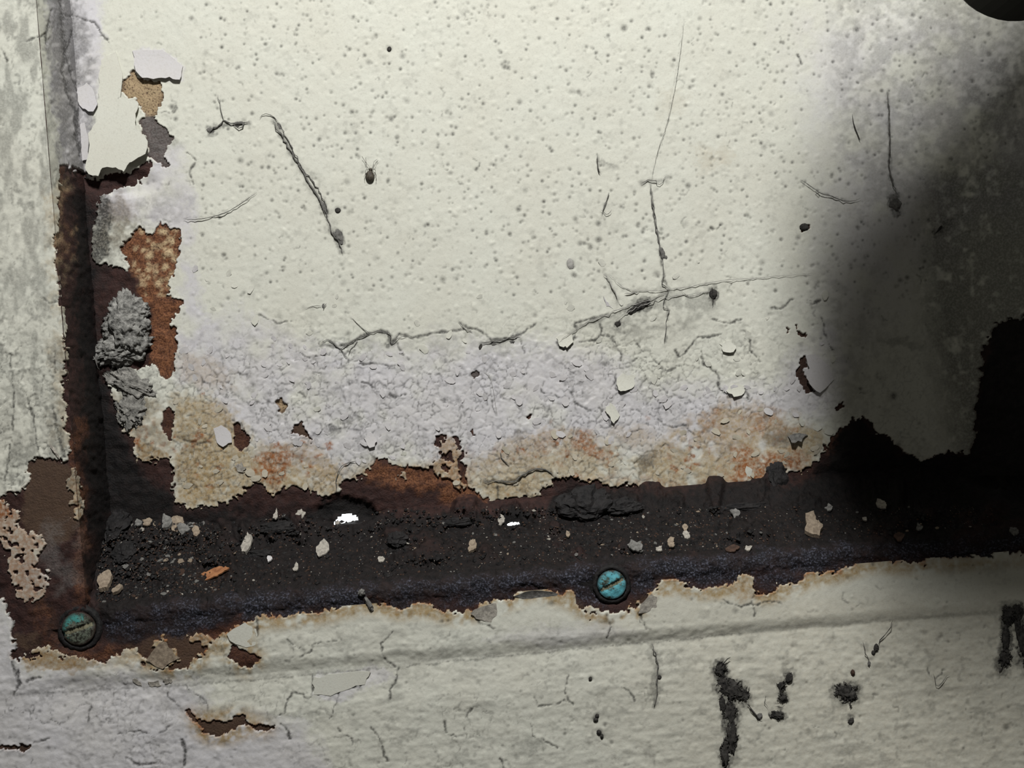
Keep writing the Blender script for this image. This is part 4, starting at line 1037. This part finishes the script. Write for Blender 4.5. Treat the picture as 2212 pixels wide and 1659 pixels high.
# ------------------------------------------------------------------ lumps, webs, dirt on the walls
def ico(sub):
    import bmesh
    bm = bmesh.new(); bmesh.ops.create_icosphere(bm, subdivisions=sub, radius=1.0)
    vs = np.array([v.co[:] for v in bm.verts]); fs = [tuple(v.index for v in f.verts) for f in bm.faces]; bm.free(); return vs, fs
ICO5, ICO5F = ico(5); ICO4, ICO4F = ico(4); ICO3, ICO3F = ico(3)
def noise3(P, s, seed):
    return (fbm(P[:, 0]*s+3.1, P[:, 1]*s+P[:, 2]*s*.7, 1.0, 3, seed)+fbm(P[:, 1]*s-7.7, P[:, 2]*s+P[:, 0]*s*.6, 1.0, 3, seed+5))*.5-.5
def lump_geo(px, py, rx, ry, rz, amp, freq, seed, where, ang=0, hi=False, sink=.35):
    vs, fs = (ICO5, ICO5F) if hi else ((ICO4, ICO4F) if amp > .4 else (ICO3, ICO3F))
    n = noise3(vs, freq, seed); n = n + (.5*noise3(vs, freq*3.1, seed+40) if amp > .4 else 0); P = vs*np.maximum(1+amp*2*n, .2)[:, None]
    p = on_panel(px, py, 0) if where == 'panel' else on_front(px, py, .0003)
    sc = (D-p[2])/F
    ca, sa = math.cos(-ang), math.sin(-ang)
    x = P[:, 0]*rx*sc; y = P[:, 1]*ry*sc; z = P[:, 2]*rz*sc
    X = x*ca-y*sa; Y = x*sa+y*ca
    return world(p[0]+X, p[1]+Y, p[2]+z+rz*sc*(1-sink)*.6), fs
def tube_geo(pts, radii, n=6):
    """pts: world points"""
    P = np.array(pts); vs = []; fs = []
    for i in range(len(P)):
        t = P[min(i+1, len(P)-1)]-P[max(i-1, 0)]; t /= np.linalg.norm(t)+1e-12
        a = np.cross(t, W); 
        if np.linalg.norm(a) < 1e-6: a = np.cross(t, U)
        a /= np.linalg.norm(a); b = np.cross(t, a)
        for k in range(n):
            th = 2*math.pi*k/n; vs.append(P[i]+radii[i]*(math.cos(th)*a+math.sin(th)*b))
    for i in range(len(P)-1):
        for k in range(n):
            j = (k+1) % n; fs.append((i*n+k, i*n+j, (i+1)*n+j, (i+1)*n+k))
    fs.append(tuple(range(n))[::-1]); fs.append(tuple((len(P)-1)*n+k for k in range(n)))
    return np.array(vs), fs
def join_geo(name, parts, material, label=None, cat=None, group=None, parent=None, smooth=True):
    vs = []; F_ = []; b = 0
    for v, f in parts:
        vs.append(v); F_ += [tuple(b+k for k in q) for q in f]; b += len(v)
    vs = np.concatenate(vs)
    org_ = vs.mean(0)
    o = link_mesh(name, vs-org_, [q for f in F_ for q in f], np.array([len(f) for f in F_]), material, None, smooth)
    o.location = Vector(org_)
    if parent is not None: o.parent = parent
    return tag(o, label, cat, group)
def smooth_path(pts, n):
    P = np.array(pts, float); m = len(P); out = []
    for i in range(n):
        t = i/(n-1)*(m-1); k = min(int(t), m-2); f = t-k
        p0 = P[max(k-1, 0)]; p1 = P[k]; p2 = P[k+1]; p3 = P[min(k+2, m-1)]
        out.append(.5*((2*p1)+(-p0+p2)*f+(2*p0-5*p1+4*p2-p3)*f*f+(-p0+3*p1-3*p2+p3)*f**3))
    return np.array(out)
def strand_geo(pts, rpx, where='panel', lift=.0009, jitter=1.0, seed=0, n=None, taper=True):
    rnd = random.Random(seed); L = sum(math.dist(pts[i], pts[i+1]) for i in range(len(pts)-1))
    n = n or max(6, int(L/7)); P = smooth_path(pts, n); W_ = []; R = []
    for i, (x, y) in enumerate(P):
        h = lift + rnd.uniform(-.0002, .0003)
        x += rnd.uniform(-jitter, jitter); y += rnd.uniform(-jitter, jitter)
        p = on_panel(x, y, h) if where == 'panel' else on_front(x, y, h)
        W_.append(world(*p)); t = i/(n-1)
        R.append(.52*rpx*PXM*(rnd.uniform(.6, 1.3))*((min(t, 1-t)*5 if min(t, 1-t) < .2 else 1)*.85+.15 if taper else 1))
    return tube_geo(W_, R)
def web(name, strands, material, label, cat, where='panel', lumps=(), seed=0, lift=.0009):
    parts = [strand_geo(p, r, where, lift, j, seed+i) for i, (p, r, j) in enumerate(strands)]
    for i, (x, y, rx, ry, rz, a) in enumerate(lumps): parts.append(lump_geo(x, y, rx, ry, rz, .5, 2.4, seed+i, where, a))
    return join_geo(name, parts, material, label, cat)
# grey matted mass in the left corner
nst = lump_geo(278, 702, 44, 58, 17, .75, 3.6, 3, 'panel', .15, True, .2)
nst2 = lump_geo(262, 752, 54, 32, 13, .8, 3.8, 8, 'panel', -.2, True, .2)
nst3 = lump_geo(298, 670, 24, 22, 11, .7, 3.4, 12, 'panel', 0, True, .2)
mass = join_geo('dust_clump', [nst, nst2, nst3], M_DUST, 'lumpy grey mass of matted dust in the rusted left corner', 'dust clump')
join_geo('dust_tuft', [lump_geo(206, 765, 16, 26, 12, .5, 2.5, 21, 'panel', .3), lump_geo(188, 745, 10, 12, 8, .5, 2.5, 22, 'panel', .3)]+[strand_geo([(150,740),(170,745),(200,770),(215,800)], 2.2, 'panel', .004, 2, 5), strand_geo([(175,770),(200,775),(240,772),(290,780)], 2.6, 'panel', .004, 2, 6)], M_GREY, 'pale wispy tuft hanging left below the grey matted mass', 'dust tuft')
join_geo('seed_husk', [lump_geo(198, 658, 5, 16, 4, .12, 1.2, 31, 'panel', -.1)], M_WHITE, 'narrow pale husk stuck upright on the rust left of the grey mass', 'husk')
join_geo('dust_clump', [lump_geo(282, 830, 44, 24, 6, .8, 3.8, 41, 'panel', .5, True), lump_geo(285, 885, 30, 40, 5, .8, 3.8, 43, 'panel', .2, True)], simple('pale_dusty_crust', (.10, .098, .09), (.36, .35, .32), 600, .95, 1.0, .0008), 'flat grey crust of dust below the matted mass beside the black corner', 'dust clump')
def scale(px, py, wpx, hpx, zmm, label, seed, ang=0, tilt=.15):
    h = ledge_height(px, py); p, q = on_ledge(px, py, h); sc = (D-p[2])/F
    n = noise3(ICO4, 2.2, seed)+.6*noise3(ICO4, 6.5, seed+9)
    P = ICO4*np.maximum(1+1.1*n, .25)[:, None]
    x = P[:, 0]*wpx*.5*sc; y = P[:, 1]*hpx*.5*sc/.62; z = np.floor(P[:, 2]*2.2+.5*n)/2.2*.35*zmm*.001 + P[:, 2]*.65*zmm*.001
    ca, sa = math.cos(ang), math.sin(ang)
    c = world(*p)
    V3 = c + (x*ca-y*sa)[:, None]*FR_LEDGE[0] + (x*sa+y*ca)[:, None]*FR_LEDGE[1] + (z+.3*zmm*.001+tilt*y)[:, None]*FR_LEDGE[2]
    return join_geo('rust_scale', [(V3, ICO4F)], M_BLACK, label, 'rust scale', smooth=False)
scale(1262,1090,105,42,2.6,'broad blue-black rust scale standing at the panel foot above the turquoise screw',41,.05,.5)
scale(1345,1096,80,22,1.6,'flat grey-black rust scale right of the broad scale at the panel foot',42,0,.3)
scale(858,1166,44,24,1.3,'rounded black rust scale on the ledge right of the bright hole',44)
scale(985,1130,80,12,1.0,'long thin black rust scale along the panel foot left of the daylight slit',45)
scale(600,1140,80,18,.9,'thin black rust scale on the ledge left of the bright hole',46)
scale(1600,1098,110,14,1.0,'long low black rust scale on the right half of the ledge',47)
scale(565,1196,56,14,.9,'bluish black rust scale below the grey-white chip',49)
scale(1680,1035,46,40,1.6,'pointed black rust scale at the paint edge above the long low scale',50,0,.8)
scale(250,1130,60,60,1.8,'black crumbly rust scale in the left corner of the ledge',51)
scale(270,1195,50,40,1.4,'black rust scale under the left corner scale',52)
# stained webs and threads on the back panel
web('cobweb_strand', [([(590,262),(612,300),(640,345),(662,385),(690,430),(705,470)], 3.2, 2.5), ([(600,262),(625,310),(655,365),(690,415),(708,460)], 2.2, 2.5), ([(690,430),(705,465),(716,500),(730,520),(740,548)], 2.4, 2), ([(560,255),(580,245),(600,262)], 1.6, 2)], M_WEB, 'thick grey dirt-laden web strand slanting down the upper panel', 'cobweb', lumps=[(700,448,6,16,4,-.35),(732,512,9,16,4,-.3),(604,272,5,10,3,-.3)], seed=10)
web('cobweb_strand', [([(450,282),(470,272),(482,262),(500,268),(536,266)], 3, 3), ([(482,262),(478,235),(470,205)], 1.6, 1.5), ([(505,270),(520,275),(530,262)], 2.4, 2)], M_WEB, 'short dark web clump left of the thick slanting strand', 'cobweb', lumps=[(456,282,10,7,3,0),(515,268,12,6,3,0)], seed=20)
web('fibre', [([(395,473),(425,474),(460,468),(490,458),(520,440),(555,416)], 1.6, .5)], M_WEB, 'single curved grey fibre stuck to the left of the panel', 'fibre', seed=30)
web('cobweb_strand', [([(1404,400),(1409,440),(1416,490),(1424,530),(1431,560)], 2.0, 1), ([(1407,405),(1414,460),(1421,505),(1428,550)], 1.3, 1), ([(1431,555),(1434,590),(1430,612),(1446,624)], 1.8, 1), ([(1446,624),(1434,650),(1433,664),(1448,668)], 1.6, 1), ([(1448,668),(1440,690),(1436,740)], 1.8, 1)], M_WEB, 'dark web strand running down the right half of the panel', 'cobweb', lumps=[(1430,548,6,14,4,-.2),(1438,556,4,5,3,0)], seed=40)
web('cobweb_strand', [([(1478,40),(1470,110),(1458,190),(1440,270),(1420,330),(1406,395)], .7, .6), ([(1385,395),(1410,388),(1425,400),(1440,380)], 1.4, 2)], M_WEB, 'hair-thin straight thread above the dark web strand', 'cobweb', seed=45)
web('cobweb_sheet', [([(1205,742),(1260,700),(1310,680),(1350,664),(1400,650),(1440,632)], 1.4, 2), ([(1330,690),(1360,672),(1400,655),(1450,640),(1530,630)], 1.4, 2), ([(1305,590),(1318,610),(1335,650)], 2.2, 2), ([(1315,590),(1350,622),(1400,628),(1470,622),(1560,606),(1640,600),(1760,590)], 1.2, 1), ([(1350,634),(1380,630)], 2.0, 1.5), ([(1470,628),(1490,640),(1520,632),(1540,625)], 1.2, 1)], M_WEBL, 'torn dusty cobweb spread across the middle right of the panel', 'cobweb', seed=50)
join_geo('dirt_clump', [lump_geo(1384, 660, 22, 9, 5, .5, 2.6, 61, 'panel', -.35), lump_geo(1366, 672, 12, 6, 4, .5, 2.6, 62, 'panel', -.35), lump_geo(1335, 700, 8, 6, 3, .5, 2.6, 64, 'panel', -.5)], M_DIRT, 'dark fuzzy clump caught in the torn cobweb', 'dirt clump')
join_geo('dirt_clump', [lump_geo(1540, 635, 8, 12, 5, .5, 2.4, 63, 'panel', 0), strand_geo([(1538,618),(1541,640),(1538,660)], 1.5, 'panel', .0012, 1, 4)], M_DIRT, 'dark oval clump at the right end of the torn cobweb', 'dirt clump')
web('cobweb_strand', [([(690,742),(712,735),(735,752),(775,730),(812,716),(840,720),(846,742),(868,726),(895,730)], 1.7, 2), ([(735,752),(748,772)], 1.2, 1), ([(775,732),(760,750),(752,768)], 1.4, 2), ([(756,684),(782,708),(800,722)], 1.2, 1)], M_WEB, 'dark web thread following the crack left of the panel middle', 'cobweb', lumps=[(846,743,5,5,3,0),(728,748,9,4,2,.4)], seed=60)
web('cobweb_strand', [([(1040,740),(1070,738),(1100,730),(1124,722)], 2.0, 2), ([(990,694),(1005,712),(1022,716)], 1.4, 1.5)], M_WEB, 'sooty web thread on the crack in the middle of the panel', 'cobweb', lumps=[(1067,742,7,5,3,0),(1104,738,8,5,3,.2),(1020,716,7,4,2,.3)], seed=70)
join_geo('insect_dropping', [lump_geo(1038, 750, 4, 9, 4, .15, 1.5, 71, 'panel', .35)], M_DIRT, 'small black grain hanging under the middle web thread', 'dropping')
web('web_thread', [([(696,662),(680,660),(658,666)], 1.0, .6), ([(705,655),(698,668)], 1.2, .5)], M_WEB, 'short thread with a dark knot left of the panel middle', 'cobweb', lumps=[(699,662,4,7,3,.2),(657,665,4,3,2,0)], seed=80)
web('fibre', [([(1730,388),(1752,402),(1770,416),(1800,425),(1830,435),(1860,428)], 1.7, 1), ([(1765,408),(1770,420),(1760,414),(1772,409)], 1.0, .5)], M_WEB, 'curled dark fibre at the edge of the shadow on the right', 'fibre', seed=90)
web('splinter', [([(1841,246),(1845,270),(1852,290),(1858,304)], 2.2, .5)], M_DIRT, 'short black curved splinter near the right crease', 'splinter', seed=95)
web('cobweb_strand', [([(1917,200),(1920,240),(1922,300),(1920,350),(1928,390),(1938,420)], 3.0, 1.2)], M_WEB, 'long dark vertical strand hanging along the right crease', 'cobweb', lumps=[(1932,438,12,18,6,-.2)], seed=100, lift=.0015)
web('twig', [([(2020,505),(2040,485),(2066,470)], 5.5, 1)], M_DIRT, 'short dark stick lying in the shadow at the right', 'twig', seed=105, lift=.006)
web('web_thread', [([(1300,462),(1308,440),(1316,415)], 1.6, .8), ([(1298,452),(1312,464),(1322,452)], 1.2, 1)], M_WEB, 'dark hooked thread left of the dark web strand', 'cobweb', seed=110)
web('web_thread', [([(1290,335),(1291,360),(1296,374)], 1.7, .7)], M_DIRT, 'small black hook of thread in the upper middle right', 'cobweb', seed=113)
web('web_thread', [([(1045,800),(1060,820),(1075,900)], .7, 1)], M_WEBL, 'faint thin thread on the lilac lower panel', 'cobweb', seed=114)
web('cobweb_strand', [([(1045,1040),(1080,1038),(1110,1040),(1135,1022),(1160,1014),(1185,1018),(1198,1030)], 2.6, 2), ([(1080,975),(1085,992),(1100,1002)], 2.0, 1.5)], M_WEB, 'dark looped web thread above the rusted foot of the panel', 'cobweb', seed=115)
web('cobweb_strand', [([(728,1065),(726,1040),(732,1015),(750,1000),(770,995)], 1.7, 1.2)], M_WEB, 'thin dark arc of web over the ochre stained paint', 'cobweb', seed=117)
# spider
def spider(px, py):
    parts = [lump_geo(px, py, 9.5, 12, 8, .06, 1.4, 5, 'panel', 0, False, -.4), lump_geo(px+1, py-14, 4.2, 4.6, 4, .05, 1.2, 6, 'panel', 0, False, -.4)]
    legs = [[(px-1,py-14),(px-6,py-20),(px-12,py-34),(px-18,py-44)], [(px+2,py-15),(px+8,py-22),(px+13,py-30),(px+17,py-36)], [(px-2,py-13),(px-9,py-8),(px-13,py-2),(px-12,py+8)], [(px+4,py-13),(px+10,py-8),(px+13,py-2),(px+12,py+8)],
            [(px-2,py-15),(px-8,py-16),(px-11,py-10),(px-9,py+2)], [(px+4,py-15),(px+9,py-17),(px+11,py-12),(px+9,py-3)], [(px+2,py-16),(px+6,py-24),(px+8,py-33),(px+15,py-38)], [(px,py-16),(px-4,py-24),(px-9,py-31),(px-10,py-42)]]
    for i, l in enumerate(legs): parts.append(strand_geo(l, .75, 'panel', .0013, .2, i, 8, False))
    return join_geo('spider', parts, M_SPIDER, 'small dark round-bodied spider resting on the cream panel', 'spider')
spider(800, 382)
join_geo('insect_dropping', [lump_geo(841, 107, 5, 6, 4, .2, 1.5, 81, 'panel', .2)], M_DIRT, 'black grain on the bright upper middle of the panel', 'dropping')
join_geo('insect_dropping', [lump_geo(730, 455, 6.5, 6, 4, .2, 1.5, 82, 'panel', .2)], M_DIRT, 'round black grain right of the thick slanting web strand', 'dropping')
join_geo('insect_dropping', [lump_geo(1737, 491, 10, 8, 4, .35, 1.5, 83, 'panel', .4)], M_DIRT, 'angular black grain on the panel at the edge of the shadow', 'dropping')
join_geo('moth_husk', [lump_geo(1232, 570, 8, 13, 4, .3, 1.6, 84, 'panel', -.1)], M_WEBL, 'grey oval husk in the middle of the panel', 'husk')
# dirt and webs on the lower rail
def fuzzy(name, lumps, label, strands=(), seed=0, material=M_DIRT, cat='dirt clump'):
    parts = [lump_geo(x, y, rx*.85, ry*.85, rz*.55 if rx > 9 else rz*.8, .85 if rx > 9 else .5, 3.4, seed+i, 'front', a) for i, (x, y, rx, ry, rz, a) in enumerate(lumps)]
    parts += [strand_geo(p, r, 'front', .0009, 2, seed+i) for i, (p, r) in enumerate(strands)]
    hr = random.Random(seed+500)
    for (x, y, rx, ry, rz, a) in lumps:
        if rx < 9: continue
        for q in range(14):
            t = hr.uniform(0, 6.28); x0 = x+rx*.7*math.cos(t); y0 = y+ry*.7*math.sin(t); L = hr.uniform(.3, .8)*rx; t2 = t+hr.uniform(-.8, .8)
            parts.append(strand_geo([(x0, y0), (x0+L*.5*math.cos(t), y0+L*.5*math.sin(t)), (x0+L*math.cos(t2), y0+L*math.sin(t2))], 1.5, 'front', .0006, .6, seed+q, 5))
    return join_geo(name, parts, material, label, cat)
fuzzy('dirt_clump', [(1556,1446,12,16,5,.3),(1580,1490,24,22,3,.4),(1602,1500,16,14,3,.2),(1563,1478,12,20,3,0),(1576,1540,14,26,3,.15),(1580,1590,12,40,3,.05),(1566,1630,10,34,3,.1),(1560,1520,8,20,3,0)], 'long black sooty drip clump hanging down the lower rail', [([(1612,1520),(1625,1535),(1640,1555)], 1.8), ([(1556,1440),(1570,1425),(1578,1418)], 1.6)], 5)
fuzzy('dirt_clump', [(1828,1496,20,17,6,.2),(1838,1504,12,14,6,-.5),(1818,1490,14,10,4,.6)], 'star-shaped black dirt clump on the right of the lower rail', [([(1812,1500),(1800,1495)], 2.5), ([(1845,1490),(1852,1480)], 2.5), ([(1836,1515),(1838,1528)], 2.5), ([(1828,1480),(1826,1472)], 2.5)], 15)
fuzzy('dirt_clump', [(1704,1464,8,13,6,.3),(1688,1482,9,10,3,0),(1691,1508,9,9,5,.2)], 'dark beaded clump between the sooty drip and the star-shaped clump', [([(1700,1475),(1685,1490),(1690,1505)], 2.0), ([(1674,1520),(1695,1516)], .9)], 25)
fuzzy('insect_dropping', [(1678,1545,14,8,5,.5)], 'black oval grain below the beaded dark clump', (), 31, cat='dropping')
fuzzy('insect_dropping', [(1838,1557,6,9,4,.6)], 'small black grain below the star-shaped clump', (), 32, cat='dropping')
fuzzy('insect_dropping', [(1842,1453,5,8,4,0)], 'small reddish brown grain above the star-shaped clump', (), 33, M_BROWN, 'dropping')
fuzzy('dirt_clump', [(2178,1330,13,22,4,.1),(2198,1322,12,16,4,0),(2172,1380,9,34,4,.1),(2170,1420,14,22,4,.3),(2206,1380,10,50,4,-.1),(2220,1440,10,30,4,0)], 'black looped soot streak at the right border of the lower rail', [([(2160,1455),(2166,1435)], 2.5)], 45)
fuzzy('web_thread', [(1892,1400,6,10,4,.3),(1886,1410,5,6,3,0)], 'black beaded thread hanging below the crease at right', [([(1927,1340),(1920,1360),(1905,1378),(1895,1395)], 1.6)], 55, cat='cobweb')
fuzzy('web_thread', [(1877,1434,4,7,3,.1)], 'wavy dark thread left of the black beaded thread', [([(1865,1385),(1868,1405),(1876,1425),(1878,1440)], 1.5)], 58, M_WEB, 'cobweb')
fuzzy('web_thread', [(1640,1548,7,10,3,.6)], 'matted thread tail trailing right from the sooty drip', [([(1615,1522),(1630,1540),(1645,1555)], 2.0), ([(1655,1500),(1650,1515),(1660,1530)], 1.0)], 61, M_WEB, 'cobweb')
fuzzy('web_thread', (), 'grey web streak running down the middle of the lower rail', [([(1408,1392),(1416,1415),(1421,1440),(1419,1470),(1418,1500),(1412,1528)], 2.6)], 64, M_WEB, 'cobweb')
fuzzy('web_thread', (), 'thin bent thread at the far right of the lower rail', [([(2016,1455),(2021,1475),(2028,1482),(2040,1465),(2050,1456)], 1.3)], 66, M_WEB, 'cobweb')
fuzzy('insect_dropping', [(1290,1546,5,5,3,0),(1287,1555,6,5,3,0)], 'upper pair of dark grains on the lower rail below the turquoise screw', (), 67, cat='dropping')
fuzzy('insect_dropping', [(1294,1582,6,6,3,0),(1300,1590,4,6,3,0)], 'lower pair of dark grains on the lower rail below the turquoise screw', (), 68, cat='dropping')
fuzzy('insect_dropping', [(1275,1466,4,5,3,.3)], 'single black grain on the lower rail just below the crease', (), 69, cat='dropping')
fuzzy('insect_dropping', [(1424,1462,5,5,3,.3)], 'round black grain on the grey web streak', (), 70, cat='dropping')
fuzzy('splinter', [(781,1280,8,9,6,.5),(797,1304,6,18,6,-.4)], 'pale peeling splinter sticking up at the frame nose', (), 71, M_GREY, 'splinter')
fuzzy('web_thread', [(119,975,4,20,4,-.5)], 'pale curled sliver on the left upright above the bare brown patch', (), 73, M_WHITE, 'paint sliver')

# ------------------------------------------------------------------ unidentified dark fitting, upper right, in front of the recess; unseen plate added for shade
def rounded_slab(name, cu, cv, w0, w1, hu, hv, r, material, parent, rot=0.0, nseg=10, bev=.004):
    out = []
    for (sx, sy, a0) in ((1, 1, 0), (-1, 1, 90), (-1, -1, 180), (1, -1, 270)):
        for k in range(nseg+1):
            a = math.radians(a0+90*k/nseg); out.append((sx*(hu-r)+r*math.cos(a), sy*(hv-r)+r*math.sin(a)))
    ca, sa = math.cos(rot), math.sin(rot); n = len(out)
    lev = [(w0, 1-bev/min(hu, hv)), (w0+bev*.3, 1-.3*bev/min(hu, hv)), (w0+bev, 1), (w1-bev, 1), (w1-bev*.3, 1-.3*bev/min(hu, hv)), (w1, 1-bev/min(hu, hv))]
    vs = []; F_ = []
    for w_, k in lev:
        for x, y in out:
            x2, y2 = x*k, y*k; vs.append(world(cu+x2*ca-y2*sa, cv+x2*sa+y2*ca, w_))
    for i in range(len(lev)-1):
        for k in range(n):
            j = (k+1) % n; F_.append((i*n+k, i*n+j, (i+1)*n+j, (i+1)*n+k))
    F_.append(tuple(range(n))[::-1]); F_.append(tuple((len(lev)-1)*n+k for k in range(n)))
    o = link_mesh(name, np.array(vs), [q for f in F_ for q in f], np.array([len(f) for f in F_]), material, None, False)
    o.parent = parent; o.matrix_parent_inverse = parent.matrix_world.inverted(); return o
WK = .100
ku, kv = unproj(2200, -110, WK); kr = 150*(D-WK)/F
fit = bpy.data.objects.new('unknown_fitting', None); col.objects.link(fit); fit.location = Vector(world(float(ku), float(kv), WK)); fit.empty_display_size = .01
bpy.context.view_layer.update()
tag(fit, 'dark rounded unidentified fitting poking in at the top right corner, with unseen plate added to cast shade', 'fitting')
rounded_slab('knob', float(ku), float(kv), WK-.006, WK+.018, kr, kr, kr*.98, M_OBJ, fit)
rounded_slab('shade_plate', .109, .151, .145, .170, .050, .050, .034, M_OBJ, fit, 0.0)  # unseen plate, added to block the light and shade the right side
rounded_slab('plate_stub', float(ku)-.006, float(kv)+.012, WK+.010, .150, .012, .012, .010, M_OBJ, fit)  # unseen stub, added to join plate and knob

bpy.context.view_layer.update()
